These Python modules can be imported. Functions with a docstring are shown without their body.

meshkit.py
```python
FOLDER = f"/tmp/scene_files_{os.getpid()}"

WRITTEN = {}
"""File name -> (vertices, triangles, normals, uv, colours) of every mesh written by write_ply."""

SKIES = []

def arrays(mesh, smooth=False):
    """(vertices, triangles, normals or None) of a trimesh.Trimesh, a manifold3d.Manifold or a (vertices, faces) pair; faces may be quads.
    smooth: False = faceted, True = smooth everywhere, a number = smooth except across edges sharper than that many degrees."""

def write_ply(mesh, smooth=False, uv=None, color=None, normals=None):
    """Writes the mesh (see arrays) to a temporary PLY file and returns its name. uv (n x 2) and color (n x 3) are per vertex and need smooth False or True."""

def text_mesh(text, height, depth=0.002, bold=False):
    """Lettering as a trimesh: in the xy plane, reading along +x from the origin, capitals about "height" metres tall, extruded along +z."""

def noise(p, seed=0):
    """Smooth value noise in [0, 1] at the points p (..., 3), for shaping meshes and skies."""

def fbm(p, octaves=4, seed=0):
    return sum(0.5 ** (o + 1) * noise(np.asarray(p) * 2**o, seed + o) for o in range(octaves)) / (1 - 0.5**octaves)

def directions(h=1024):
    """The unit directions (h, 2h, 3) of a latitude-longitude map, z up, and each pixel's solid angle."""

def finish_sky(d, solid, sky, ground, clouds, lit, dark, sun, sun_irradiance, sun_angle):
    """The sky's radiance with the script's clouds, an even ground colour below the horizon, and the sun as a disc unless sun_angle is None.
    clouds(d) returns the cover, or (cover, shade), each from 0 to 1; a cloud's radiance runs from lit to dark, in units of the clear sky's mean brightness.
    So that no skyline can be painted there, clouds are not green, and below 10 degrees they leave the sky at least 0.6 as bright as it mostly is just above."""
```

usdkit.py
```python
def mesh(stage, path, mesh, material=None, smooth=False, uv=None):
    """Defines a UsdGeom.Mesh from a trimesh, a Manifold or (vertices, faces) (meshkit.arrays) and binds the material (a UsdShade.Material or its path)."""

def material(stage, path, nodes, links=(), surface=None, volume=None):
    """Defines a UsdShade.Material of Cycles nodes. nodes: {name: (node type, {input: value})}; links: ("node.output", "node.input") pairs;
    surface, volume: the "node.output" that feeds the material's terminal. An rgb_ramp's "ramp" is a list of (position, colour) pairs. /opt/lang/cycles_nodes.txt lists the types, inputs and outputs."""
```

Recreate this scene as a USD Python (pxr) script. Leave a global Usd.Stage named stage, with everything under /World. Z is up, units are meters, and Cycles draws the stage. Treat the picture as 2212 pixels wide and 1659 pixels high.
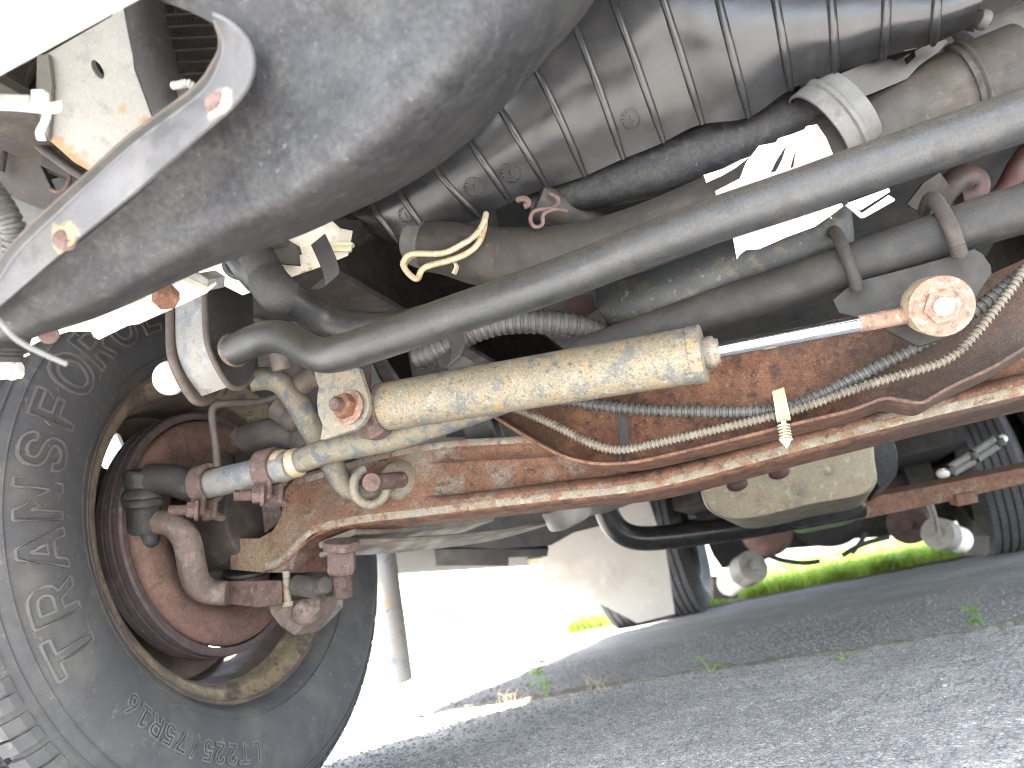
import math, random
import numpy as np, trimesh, shapely, usdkit, meshkit
from shapely.geometry import Polygon
from scipy.interpolate import CubicSpline
from pxr import Usd, UsdGeom, UsdLux, UsdShade, Gf, Sdf

random.seed(7); rng = np.random.default_rng(7)
stage = Usd.Stage.CreateInMemory()
UsdGeom.SetStageUpAxis(stage, 'Z'); UsdGeom.SetStageMetersPerUnit(stage, 1.0)
UsdGeom.Xform.Define(stage, '/World')

# ------------------------------------------------------------------ camera, sky, sun, exposure
EYE = np.array([.719, -.832, .171]); YAW, PITCH, ROLL = np.radians([18.56, 16.39, 11.85])
F_PX, W_PX, H_PX = 1640., 2212., 1659.
EXPOSURE = 3.6
SUN_TO = np.array([-.62, -.55, 1.0]); SUN_TO /= np.linalg.norm(SUN_TO)
SUN_I, SKY_S = 1.2, 0.15
FW = np.array([-math.sin(YAW)*math.cos(PITCH), math.cos(YAW)*math.cos(PITCH), math.sin(PITCH)])
_r0 = np.cross(FW, [0, 0, 1.]); _r0 /= np.linalg.norm(_r0); _u0 = np.cross(_r0, FW)
RT = math.cos(ROLL)*_r0 - math.sin(ROLL)*_u0; UP = math.cos(ROLL)*_u0 + math.sin(ROLL)*_r0
cam = UsdGeom.Camera.Define(stage, '/World/camera')
m4 = np.eye(4); m4[0, :3] = RT; m4[1, :3] = UP; m4[2, :3] = -FW; m4[3, :3] = EYE
cam.AddTransformOp().Set(Gf.Matrix4d(*m4.ravel().tolist()))
cam.CreateHorizontalApertureAttr(9.6); cam.CreateVerticalApertureAttr(7.2)
cam.CreateFocalLengthAttr(9.6*F_PX/W_PX); cam.CreateFStopAttr(2.0); cam.CreateFocusDistanceAttr(.70)
cam.CreateClippingRangeAttr(Gf.Vec2f(.02, 2000.)); cam.CreateExposureAttr(EXPOSURE)

el = math.asin(SUN_TO[2]); rot = math.atan2(SUN_TO[0], SUN_TO[1])
dome = UsdLux.DomeLight.Define(stage, '/World/sky'); dome.CreateIntensityAttr(1.0)
usky = usdkit.material(stage, '/World/Looks/sky_air', {
    's': ('sky_texture', dict(sky_type='single_scattering', sun_disc=False, sun_elevation=el, sun_rotation=rot, aerosol_density=2.0)),
    't': ('texture_coordinate', {}), 'n': ('noise_texture', dict(scale=2.2, detail=6., roughness=.6)), 'r': ('map_range', dict(from_min=.36, from_max=.60, to_min=.0, to_max=.6, clamp=True)),
    'w': ('rgb_to_bw', {}), 'k': ('math', dict(math_type='multiply_add', value2=.9, value3=3.2)), 'c': ('combine_color', {}), 'm': ('mix', dict(mix_type='mix')),
    'b': ('background_shader', dict(strength=SKY_S))}, [('t.generated', 'n.vector'), ('n.fac', 'r.value'), ('s.color', 'w.color'), ('w.val', 'k.value1'), ('k.value', 'c.r'), ('k.value', 'c.g'), ('k.value', 'c.b'), ('r.result', 'm.fac'), ('s.color', 'm.color1'), ('c.color', 'm.color2'), ('m.color', 'b.color')], surface='b.background')
UsdShade.MaterialBindingAPI.Apply(dome.GetPrim()).Bind(usky)
dome.GetPrim().SetCustomDataByKey('kind', 'structure')
sun = UsdLux.DistantLight.Define(stage, '/World/sun')
sun.CreateIntensityAttr(SUN_I); sun.CreateAngleAttr(.5); sun.CreateNormalizeAttr(True); sun.CreateColorAttr(Gf.Vec3f(1, .95, .87))
q = Gf.Rotation(Gf.Vec3d(0, 0, 1), Gf.Vec3d(*SUN_TO.tolist()))
sun.AddTransformOp().Set(Gf.Matrix4d().SetRotate(q))

# ------------------------------------------------------------------ placing: a sight line met with a plane of the vehicle (y lateral planes, x long planes, d metres off)
def ray(a, b): return FW + RT*(a - W_PX/2)/F_PX - UP*(b - H_PX/2)/F_PX
def D(a, b, d): return EYE + ray(a, b)*d
def Y(a, b, y): k = ray(a, b); return EYE + k*(y - EYE[1])/k[1]
def Z(a, b, z): k = ray(a, b); return EYE + k*(z - EYE[2])/k[2]
def X(a, b, x): k = ray(a, b); return EYE + k*(x - EYE[0])/k[0]
def dep(p): return float((np.asarray(p) - EYE) @ FW)
def G(pts, y=None, d=None, x=None):
    out = []
    for p in pts:
        if len(p) == 3: out.append(D(*p))
        elif y is not None: out.append(Y(p[0], p[1], y))
        elif x is not None: out.append(X(p[0], p[1], x))
        else: out.append(D(p[0], p[1], d))
    return np.array(out)
V = lambda *a: np.array(a, float)
def unit(v): v = np.asarray(v, float); return v/np.linalg.norm(v)

# ------------------------------------------------------------------ mesh helpers
def cat(*ms): return trimesh.util.concatenate([m for m in ms if m is not None])
def quads(v, f): return trimesh.Trimesh(np.asarray(v), np.vstack([np.asarray(f)[:, [0, 1, 2]], np.asarray(f)[:, [0, 2, 3]]]), process=False)
def spl(p, n):
    p = np.asarray(p, float)
    if len(p) == 2: return p[0] + (p[1]-p[0])*np.linspace(0, 1, n)[:, None]
    t = np.r_[0, np.cumsum(np.linalg.norm(np.diff(p, axis=0), axis=1)**.5)]
    return CubicSpline(t, p, bc_type='natural')(np.linspace(0, t[-1], n))
def arclen(p): return np.r_[0, np.cumsum(np.linalg.norm(np.diff(p, axis=0), axis=1))]
def resample(p, n):
    s = arclen(p); t = np.linspace(0, s[-1], n); return np.stack([np.interp(t, s, p[:, k]) for k in range(3)], 1)
def frames(p):
    t = np.gradient(p, axis=0); t /= np.linalg.norm(t, axis=1)[:, None]
    a = np.cross(t[0], [0, 0, 1.]);
    if np.linalg.norm(a) < .1: a = np.cross(t[0], [1., 0, 0])
    a = unit(a); A = []
    for i in range(len(p)):
        a = unit(a - t[i]*(a @ t[i])); A.append(a)
    A = np.array(A); return t, A, np.cross(t, A)
def sweep(p, r, n=20, caps=True, squash=(1, 1)):
    p = np.asarray(p, float); t, a, b = frames(p); r = np.broadcast_to(r, (len(p),))
    th = np.arange(n)*2*np.pi/n
    v = p[:, None] + r[:, None, None]*(squash[0]*np.cos(th)[None, :, None]*a[:, None] + squash[1]*np.sin(th)[None, :, None]*b[:, None])
    i, j = np.meshgrid(np.arange(len(p)-1), np.arange(n), indexing='ij')
    f = np.stack([i*n+j, i*n+(j+1) % n, (i+1)*n+(j+1) % n, (i+1)*n+j], -1).reshape(-1, 4)
    m = quads(v.reshape(-1, 3), f)
    if caps:
        vv = list(m.vertices) + [p[0], p[-1]]; k = len(m.vertices); e = (len(p)-1)*n
        ff = [[k, (jj+1) % n, jj] for jj in range(n)] + [[k+1, e+jj, e+(jj+1) % n] for jj in range(n)]
        m = trimesh.Trimesh(np.array(vv), np.vstack([m.faces, ff]), process=False)
    return m
def tube(p, r, k=60, n=20, round_ends=0.0, squash=(1, 1)):
    q = resample(spl(p, max(k, 8)*3), k)
    rr = np.interp(np.linspace(0, 1, k), np.linspace(0, 1, len(np.atleast_1d(r))), np.atleast_1d(r)) if np.ndim(r) else np.full(k, r)
    if round_ends:
        s = arclen(q); e = np.minimum(s, s[-1]-s)/round_ends; rr = rr*np.where(e < 1, np.sqrt(np.maximum(1-(1-e)**2, .02))*.5+.5, 1)
    return sweep(q, rr, n, squash=squash)
def conduit(p, r, pitch, depth=.16, n=16, jitter=.0, gap=.35):
    q = spl(p, 800); s = arclen(q)[-1]; k = int(s/pitch)
    prof = np.array([0, gap*.5, gap*.5+.12, 1-gap*.5-.12, 1-gap*.5]); hh = np.array([1-depth, 1-depth, 1, 1, 1-depth])
    u = (np.arange(k)[:, None] + prof[None]).ravel()/k; rr = np.tile(hh, k)*r
    qq = np.stack([np.interp(u*s, arclen(q), q[:, c]) for c in range(3)], 1)
    return sweep(qq, rr*(1+jitter*rng.uniform(-1, 1, len(rr))), n)
def lathe(prof, p0, axis, n=40, arc=None):
    prof = np.asarray(prof, float); ax = unit(axis)
    a = np.cross(ax, [0, 0, 1.]);
    if np.linalg.norm(a) < .05: a = np.cross(ax, [0, 1., 0])
    a = unit(a); b = np.cross(ax, a)
    th = np.arange(n)*2*np.pi/n
    v = np.asarray(p0)[None, None] + prof[:, 0][:, None, None]*ax + prof[:, 1][:, None, None]*(np.cos(th)[None, :, None]*a + np.sin(th)[None, :, None]*b)
    i, j = np.meshgrid(np.arange(len(prof)-1), np.arange(n), indexing='ij')
    f = np.stack([i*n+j, i*n+(j+1) % n, (i+1)*n+(j+1) % n, (i+1)*n+j], -1).reshape(-1, 4)
    return quads(v.reshape(-1, 3), f)
def cyl(p0, p1, r, c=None, n=32, r1=None):
    p0, p1 = np.asarray(p0, float), np.asarray(p1, float); L = np.linalg.norm(p1-p0); c = r*.08 if c is None else c; r1 = r if r1 is None else r1
    return lathe([(0, 0), (0, r-c), (c*.3, r-c*.3), (c, r), (L-c, r1), (L-c*.3, r1-c*.3), (L, r1-c), (L, 0)], p0, p1-p0, n)
def hexa(p0, axis, R, h):
    return lathe([(0, 0), (0, R*.92), (h*.06, R), (h*.86, R), (h, R*.87), (h, 0)], p0, axis, 6)
def stud(p0, axis, r, L, pitch=.0016):
    pr_ = [(0, 0), (0, r)]; h = 0
    while h < L-.002: pr_ += [(h+pitch*.5, r), (h+pitch*.75, r*.86), (h+pitch, r)]; h += pitch
    return lathe(pr_ + [(L-.001, r*.95), (L, r*.8), (L, 0)], p0, axis, 18)
def slab(pts, vec, holes=None):
    """a flat outline with thickness vec"""
    pts = np.asarray(pts, float); vec = np.asarray(vec, float); o = pts.mean(0)
    _, _, vt = np.linalg.svd(pts - o); a, b = vt[0], vt[1]; q = (pts-o) @ np.stack([a, b], 1)
    P = Polygon(q, [((np.asarray(h)-o) @ np.stack([a, b], 1)) for h in (holes or [])]).buffer(0)
    if P.geom_type != 'Polygon': P = max(P.geoms, key=lambda g: g.area)
    m = trimesh.creation.extrude_polygon(P, 1.0, engine='earcut'); w = m.vertices.copy()
    m.vertices = o + np.outer(w[:, 0], a) + np.outer(w[:, 1], b) + np.outer(w[:, 2], vec)
    if np.cross(a, b) @ vec < 0: m.invert()
    return m
def ribbon(p, wvec, th, k=None):
    """a strip of width wvec and thickness th along a line"""
    p = np.asarray(p, float)
    if k: p = resample(spl(p, k*3), k)
    w = np.asarray(wvec, float); t = np.gradient(p, axis=0); nn = np.cross(t, w); nn /= np.linalg.norm(nn, axis=1)[:, None]
    c = min(th*.3, .0015)/max(np.linalg.norm(w), 1e-9); prof = [(0+c, -.5), (1-c, -.5), (1, -.25), (1, .25), (1-c, .5), (c, .5), (0, .25), (0, -.25)]
    v = np.stack([p + w*x + nn*th*y for x, y in prof], 1); k_, n = v.shape[:2]
    i, j = np.meshgrid(np.arange(k_-1), np.arange(n), indexing='ij')
    f = np.stack([i*n+j, i*n+(j+1) % n, (i+1)*n+(j+1) % n, (i+1)*n+j], -1).reshape(-1, 4)
    m = quads(v.reshape(-1, 3), f); e = (k_-1)*n
    cap = [[0, j, j+1] for j in range(1, n-1)] + [[e, e+j+1, e+j] for j in range(1, n-1)]
    return trimesh.Trimesh(m.vertices, np.vstack([m.faces, cap]), process=False)
def sheet(rows, nu=60, nv=40, th=.003, disp=None):
    """a smooth panel through rows of points, with thickness"""
    R = np.array([spl(r, nv) for r in rows]); Q = np.stack([spl(R[:, j], nu) for j in range(nv)], 1)
    du = np.gradient(Q, axis=0); dv = np.gradient(Q, axis=1); n = np.cross(du, dv); n /= np.linalg.norm(n, axis=2)[..., None] + 1e-12
    if disp is not None: Q = Q + n*disp(Q)[..., None]
    if np.mean(np.sum((EYE - Q)*n, axis=2)) < 0: n = -n
    B = Q - n*abs(th); v = np.vstack([Q.reshape(-1, 3), B.reshape(-1, 3)]); i, j = np.meshgrid(np.arange(nu-1), np.arange(nv-1), indexing='ij')
    f = np.stack([i*nv+j, (i+1)*nv+j, (i+1)*nv+j+1, i*nv+j+1], -1).reshape(-1, 4); N = nu*nv
    fs = [f, f[:, ::-1]+N]; I = lambda a, b: a*nv+b
    for a in range(nu-1): fs.append(np.array([[I(a, 0), I(a, 0)+N, I(a+1, 0)+N, I(a+1, 0)], [I(a, nv-1), I(a+1, nv-1), I(a+1, nv-1)+N, I(a, nv-1)+N]]))
    for b in range(nv-1): fs.append(np.array([[I(0, b), I(0, b+1), I(0, b+1)+N, I(0, b)+N], [I(nu-1, b), I(nu-1, b)+N, I(nu-1, b+1)+N, I(nu-1, b+1)]]))
    return quads(v, np.vstack(fs)), Q
def box(lo, hi):
    lo, hi = np.minimum(lo, hi), np.maximum(lo, hi); m = trimesh.creation.box(np.asarray(hi)-lo); m.apply_translation((np.asarray(hi)+lo)/2); return m
def obox(c, ax, ay, az):
    m = trimesh.creation.box([1, 1, 1]); T = np.eye(4); T[:3, 0] = ax; T[:3, 1] = ay; T[:3, 2] = az; T[:3, 3] = c; m.apply_transform(T); return m
def ball(c, r, sc=(1, 1, 1), sub=3):
    m = trimesh.creation.icosphere(sub, 1.0); m.apply_scale(np.asarray(sc)*r); m.apply_translation(c); return m
def rough(m, amp, sc, seed=0):
    m = trimesh.Trimesh(m.vertices, m.faces, process=True); n = m.vertex_normals
    m.vertices = m.vertices + n*((meshkit.fbm(m.vertices*sc, 3, seed)-.5)*2*amp)[:, None]; return m
def arc(n, a0, a1): return np.radians(np.linspace(a0, a1, n))

# ------------------------------------------------------------------ materials
def mat(name, base, layers=(), rough_=(.55, .75), metal=0.0, bump=(300, .25, .0006), fine=None, dust=None, bevel=0.0, spec=.5, ramp=None, rscale=40, transl=None, stretch=None, halos=(), zones=()):
    """base colour; layers (colour, noise scale, lo, hi[, detail]); dust (colour, amount); bump (scale, strength, distance)"""
    N = {'geo': ('geometry', {}), 'p': ('principled_bsdf', dict(metallic=metal, specular_ior_level=spec)), 'c0': ('color', {'value': base})}
    L = []; cur = 'c0.color'; src = 'geo.position'
    def stain(hs):
        nonlocal cur, L
        for h, (pt, r0, col) in enumerate(hs, len([k for k in N if k.startswith('hm')])):
            N[f'hd{h}'] = ('vector_math', dict(math_type='distance', vector2=[float(x) for x in pt])); N[f'hn{h}'] = ('noise_texture', dict(scale=160., detail=4.)); N[f'hs{h}'] = ('math', dict(math_type='multiply_add', value2=float(-r0*1.3)))
            N[f'hr{h}'] = ('map_range', dict(from_min=float(r0*.35), from_max=float(-r0*.35), to_min=0., to_max=.8, clamp=True)); N[f'hm{h}'] = ('mix', dict(mix_type='mix', color2=col))
            L += [('geo.position', f'hd{h}.vector1'), ('geo.position', f'hn{h}.vector'), (f'hn{h}.fac', f'hs{h}.value1'), (f'hd{h}.value', f'hs{h}.value3'), (f'hs{h}.value', f'hr{h}.value'), (f'hr{h}.result', f'hm{h}.fac'), (cur, f'hm{h}.color1')]; cur = f'hm{h}.color'
    stain(zones)
    if stretch: N['mp'] = ('mapping', {'scale': stretch}); L.append(('geo.position', 'mp.vector')); src = 'mp.vector'
    for i, ly in enumerate(layers):
        col, sc, lo, hi = ly[:4]; det = ly[4] if len(ly) > 4 else 5
        N[f'n{i}'] = ('noise_texture', dict(scale=float(sc), detail=float(det), roughness=.62, distortion=.3, dimensions='4D', w=float(3.7*i+len(name))))
        N[f'r{i}'] = ('map_range', dict(from_min=lo, from_max=hi, clamp=True)); N[f'm{i}'] = ('mix', dict(mix_type='mix', color2=col))
        L += [(src, f'n{i}.vector'), (f'n{i}.fac', f'r{i}.value'), (f'r{i}.result', f'm{i}.fac'), (cur, f'm{i}.color1')]; cur = f'm{i}.color'
    stain(halos)
    if dust:
        N['dn'] = ('separate_xyz', {}); N['dr'] = ('map_range', dict(from_min=-.1, from_max=.8, to_max=dust[1], clamp=True))
        N['df'] = ('noise_texture', dict(scale=dust[2] if len(dust) > 2 else 420., detail=3., roughness=.7)); N['dg'] = ('map_range', dict(from_min=.38, from_max=.6, clamp=True))
        N['dm'] = ('math', dict(math_type='multiply')); N['dx'] = ('mix', dict(mix_type='mix', color2=dust[0]))
        L += [('geo.normal', 'dn.vector'), ('dn.z', 'dr.value'), ('geo.position', 'df.vector'), ('df.fac', 'dg.value'), ('dr.result', 'dm.value1'), ('dg.result', 'dm.value2'), ('dm.value', 'dx.fac'), (cur, 'dx.color1')]; cur = 'dx.color'
    if fine:   # fine value speckle
        N['fn'] = ('noise_texture', dict(scale=float(fine[0]), detail=4., roughness=.7)); N['fr'] = ('map_range', dict(from_min=.3, from_max=.7, to_min=1-fine[1], to_max=1+fine[1])); N['fm'] = ('mix', dict(mix_type='multiply', fac=1.0)); N['fc'] = ('combine_color', {})
        L += [('geo.position', 'fn.vector'), ('fn.fac', 'fr.value'), ('fr.result', 'fc.r'), ('fr.result', 'fc.g'), ('fr.result', 'fc.b'), (cur, 'fm.color1'), ('fc.color', 'fm.color2')]; cur = 'fm.color'
    L.append((cur, 'p.base_color'))
    N['rn'] = ('noise_texture', dict(scale=float(rscale), detail=4.)); N['rr'] = ('map_range', dict(from_min=.35, from_max=.65, to_min=rough_[0], to_max=rough_[1], clamp=True))
    L += [('geo.position', 'rn.vector'), ('rn.fac', 'rr.value'), ('rr.result', 'p.roughness')]
    if bump:
        N['bn'] = ('noise_texture', dict(scale=float(bump[0]), detail=5., roughness=.65)); N['b'] = ('bump', dict(strength=bump[1], distance=bump[2]))
        L += [('geo.position', 'bn.vector'), ('bn.fac', 'b.height'), ('b.normal', 'p.normal')]
        if bevel: N['bv'] = ('bevel', dict(radius=bevel, samples=4)); L.append(('bv.bevel', 'b.normal'))
    return usdkit.material(stage, '/World/Looks/'+name, N, L, surface='p.BSDF')

SAND = (.34, .29, .22)
M = {}
M['rust'] = mat('rust', (0.103, 0.049, 0.033), [((0.160, 0.082, 0.049), 55, .45, .62, 7), ((0.051, 0.029, 0.025), 90, .52, .64, 7), ((0.199, 0.118, 0.075), 240, .57, .7), ((0.032, 0.027, 0.024), 22, .62, .68)], (.7, .95), bump=(420, .6, .0008), fine=(620, 0.41), bevel=.0012, spec=.3, halos=[(Y(2110, 760, -.052), .17, (0.054, 0.044, 0.039)), (Y(1700, 720, -.052), .03, (0.068, 0.051, 0.042)), (Y(1160, 915, -.08), .05, (0.068, 0.046, 0.037))])
M['rust_pink'] = mat('rust_pink', (0.104, 0.071, 0.064), [((0.068, 0.046, 0.041), 70, .48, .62), ((0.164, 0.122, 0.110), 160, .55, .68)], (.75, .95), bump=(500, .5, .0006), fine=(800, 0.27), bevel=.0012, spec=.3)
M['rust_orange'] = mat('rust_orange', (0.210, 0.124, 0.092), [((0.117, 0.068, 0.055), 150, .5, .62), ((0.323, 0.249, 0.197), 200, .54, .66), ((0.304, 0.281, 0.251), 130, .6, .68)], (.65, .9), bump=(600, .5, .0006), fine=(900, 0.27), bevel=.0008)
M['beam'] = mat('beam', (0.112, 0.058, 0.040), [((0.153, 0.079, 0.047), 38, .45, .64, 8), ((0.144, 0.126, 0.107), 34, .53, .62, 8), ((0.060, 0.040, 0.033), 95, .52, .64, 7), ((0.205, 0.121, 0.079), 300, .57, .68)], (.65, .9), bump=(380, .8, .0010), fine=(480, .45), bevel=.002, spec=.35, halos=[(Y(545, 1200, -.04), .050, (.165, .135, .092)), (Y(620, 1140, -.04), .040, (.14, .105, .075)), (Y(910, 1000, -.03), .030, (.15, .135, .11)), (Y(720, 1080, -.03), .035, (.10, .07, .055))])
M['flange'] = mat('flange', (.185, .165, .125), [((.155, .085, .048), 45, .49, .62, 8), ((.24, .225, .19), 80, .52, .64), ((.10, .06, .045), 110, .55, .66), ((.15, .15, .15), 60, .57, .66)], (.6, .9), bump=(400, .7, .0009), fine=(500, .38), bevel=.002, spec=.4)
M['olive_metal'] = mat('olive_metal', (0.161, 0.144, 0.112), [((0.087, 0.094, 0.097), 80, .51, .58, 7), ((0.191, 0.149, 0.093), 90, .53, .64), ((0.075, 0.060, 0.048), 200, .58, .68), ((0.216, 0.202, 0.169), 130, .56, .66)], (.5, .75), bump=(300, .3, .0004), fine=(600, 0.30), bevel=.0012)
M['damper'] = mat('damper', (0.147, 0.131, 0.098), [((0.195, 0.141, 0.071), 58, .50, .64, 8), ((0.092, 0.094, 0.089), 62, .53, .62, 8), ((0.200, 0.190, 0.157), 140, .55, .66), ((0.071, 0.052, 0.035), 230, .57, .66)], (.45, .7), bump=(260, .25, .0004), fine=(480, 0.41), bevel=.001)
M['link_blue'] = mat('link_blue', (0.135, 0.118, 0.084), [((0.068, 0.077, 0.088), 55, .49, .57, 7), ((0.202, 0.175, 0.121), 120, .56, .68)], (.5, .75), bump=(300, .3, .0005), fine=(600, 0.27), bevel=.001)
M['iron'] = mat('iron', (.105, .08, .07), [((.15, .105, .085), 60, .48, .62), ((.17, .155, .14), 40, .54, .64), ((.065, .05, .045), 110, .54, .66)], (.65, .88), bump=(400, .5, .0007), fine=(800, 0.30), bevel=.001)
M['tyre_ridge'] = mat('tyre_ridge', (0.075, 0.074, 0.075), [((0.101, 0.097, 0.092), 60, .5, .66)], (.5, .65), bump=None)
M['black_bar'] = mat('black_bar', (0.019, 0.020, 0.021), [((0.031, 0.030, 0.029), 35, .5, .7), ((0.011, 0.011, 0.013), 80, .52, .66)], (.34, .46), bump=(700, .5, .0005), fine=(600, 0.50), dust=((0.091, 0.078, 0.059), .85, 900.), spec=.5)
M['rod_black'] = mat('rod_black', (0.017, 0.017, 0.017), [((0.034, 0.030, 0.026), 50, .5, .68)], (.55, .75), bump=(600, .35, .0005), fine=(900, 0.41), dust=((0.092, 0.075, 0.058), .6, 800.), bevel=.001)
M['plastic'] = mat('plastic', (0.011, 0.011, 0.012), [((0.018, 0.018, 0.019), 45, .5, .7)], (.22, .33), bump=(900, .25, .0003), fine=(1000, 0.34), dust=((0.065, 0.059, 0.048), .35, 900.), spec=.5)
M['airdam'] = mat('airdam', (0.014, 0.014, 0.016), [((0.024, 0.025, 0.026), 16, .46, .68), ((0.011, 0.011, 0.013), 70, .5, .64), ((0.026, 0.026, 0.026), 95, .50, .66, 7), ((0.059, 0.057, 0.052), 200, .62, .7)], (.44, .62), bump=(260, .4, .0005), fine=(300, 0.50), spec=.28)
M['rubber'] = mat('rubber', (0.022, 0.022, 0.022), [((0.042, 0.038, 0.034), 26, .5, .7), ((0.060, 0.053, 0.045), 110, .6, .72)], (.55, .75), bump=(260, .7, .0012), fine=(900, 0.27), spec=.45)
M['tyre'] = mat('tyre', (0.042, 0.042, 0.046), [((0.067, 0.066, 0.062), 18, .48, .68), ((0.105, 0.097, 0.090), 70, .6, .72)], (.66, .82), bump=(600, .25, .0004), fine=(900, 0.24), spec=.5)
M['hose'] = mat('hose', (0.022, 0.019, 0.016), [((0.034, 0.027, 0.021), 28, .45, .62), ((0.015, 0.014, 0.014), 60, .52, .66), ((0.048, 0.042, 0.031), 150, .58, .68)], (.6, .85), bump=(420, .3, .0004), fine=(800, 0.20))
M['strap_grey'] = mat('strap_grey', (0.078, 0.077, 0.074), [((0.099, 0.095, 0.088), 60, .5, .65), ((0.049, 0.049, 0.049), 45, .56, .68)], (.55, .75), bump=(400, .2, .0004), fine=(800, 0.16), bevel=.0008)
M['bracket_grey'] = mat('bracket_grey', (0.172, 0.165, 0.153), [((0.109, 0.120, 0.131), 30, .52, .6), ((0.240, 0.236, 0.225), 60, .55, .68), ((0.089, 0.070, 0.059), 90, .58, .68)], (.4, .65), metal=.15, bump=(300, .3, .0005), fine=(700, 0.19), bevel=.001)
M['dark_brown'] = mat('dark_brown', (0.040, 0.033, 0.030), [((0.069, 0.055, 0.043), 40, .5, .66)], (.65, .9), bump=(400, .4, .0006), fine=(800, 0.34), bevel=.001)
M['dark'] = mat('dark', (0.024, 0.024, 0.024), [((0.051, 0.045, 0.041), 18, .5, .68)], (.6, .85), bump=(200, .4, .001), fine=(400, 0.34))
M['engine_red'] = mat('engine_red', (0.042, 0.015, 0.014), [((0.021, 0.015, 0.014), 40, .48, .62)], (.5, .8), bump=(300, .4, .0006), bevel=.001)
M['cream'] = mat('cream', (0.496, 0.448, 0.320), [((0.360, 0.288, 0.160), 60, .54, .68), ((0.576, 0.552, 0.448), 100, .55, .66)], (.35, .55), bump=(300, .1, .0003), bevel=.0005)
M['white_clip'] = mat('white_clip', (0.528, 0.528, 0.504), [((0.400, 0.376, 0.320), 60, .55, .7)], (.35, .5), bump=(300, .1, .0003), bevel=.0006)
M['white_frame'] = mat('white_frame', (.62, .58, .50), [((.50, .42, .30), 30, .52, .64), ((.40, .20, .07), 45, .6, .67), ((.72, .70, .65), 50, .52, .66)], (.45, .65), bump=(250, .25, .0005), fine=(600, 0.11), bevel=.001)
M['silver'] = mat('silver', (0.383, 0.378, 0.357), [((0.451, 0.442, 0.425), 20, .5, .65), ((0.306, 0.302, 0.289), 60, .56, .68), ((0.340, 0.204, 0.085), 40, .64, .70)], (.42, .6), metal=.2, bump=(300, .15, .0004), fine=(500, 0.11), bevel=.0008, halos=[(D(104, 305, .52), .010, (.42, .20, .06)), (D(135, 330, .52), .012, (.42, .21, .07)), (D(170, 358, .52), .012, (.40, .19, .06)), (D(205, 378, .52), .010, (.42, .22, .08)), (D(315, 262, .52), .006, (.40, .24, .10)), (D(266, 235, .52), .005, (.40, .26, .12))])
M['rust_edge'] = mat('rust_edge', (.46, .23, .07), [((.52, .5, .46), 70, .53, .6), ((.25, .10, .04), 120, .56, .66)], (.6, .8), bump=(400, .3, .0005))
M['trim'] = mat('trim', (0.061, 0.061, 0.066), [((0.086, 0.084, 0.082), 24, .48, .66), ((0.041, 0.041, 0.043), 50, .54, .66)], (.42, .6), metal=.2, bump=(300, .2, .0004), fine=(700, 0.16), bevel=.001, halos=[(D(464, 218, .376), .0095, (.46, .41, .30)), (D(130, 512, .40), .0105, (.46, .34, .12))])
M['chrome'] = mat('chrome', (.82, .83, .85), [((.6, .58, .56), 300, .62, .7)], (.08, .16), metal=1.0, bump=None)
M['bolt_end'] = mat('bolt_end', (.44, .42, .36), [((.34, .3, .22), 200, .5, .65)], (.45, .6), metal=.3, bump=(400, .2, .0003))
M['tan_rim'] = mat('tan_rim', (.155, .125, .085), [((.075, .06, .05), 26, .46, .58, 8), ((.24, .20, .13), 40, .54, .66, 7), ((.05, .036, .032), 90, .56, .66)], (.55, .8), bump=(300, .3, .0005), fine=(500, .35))
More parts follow.
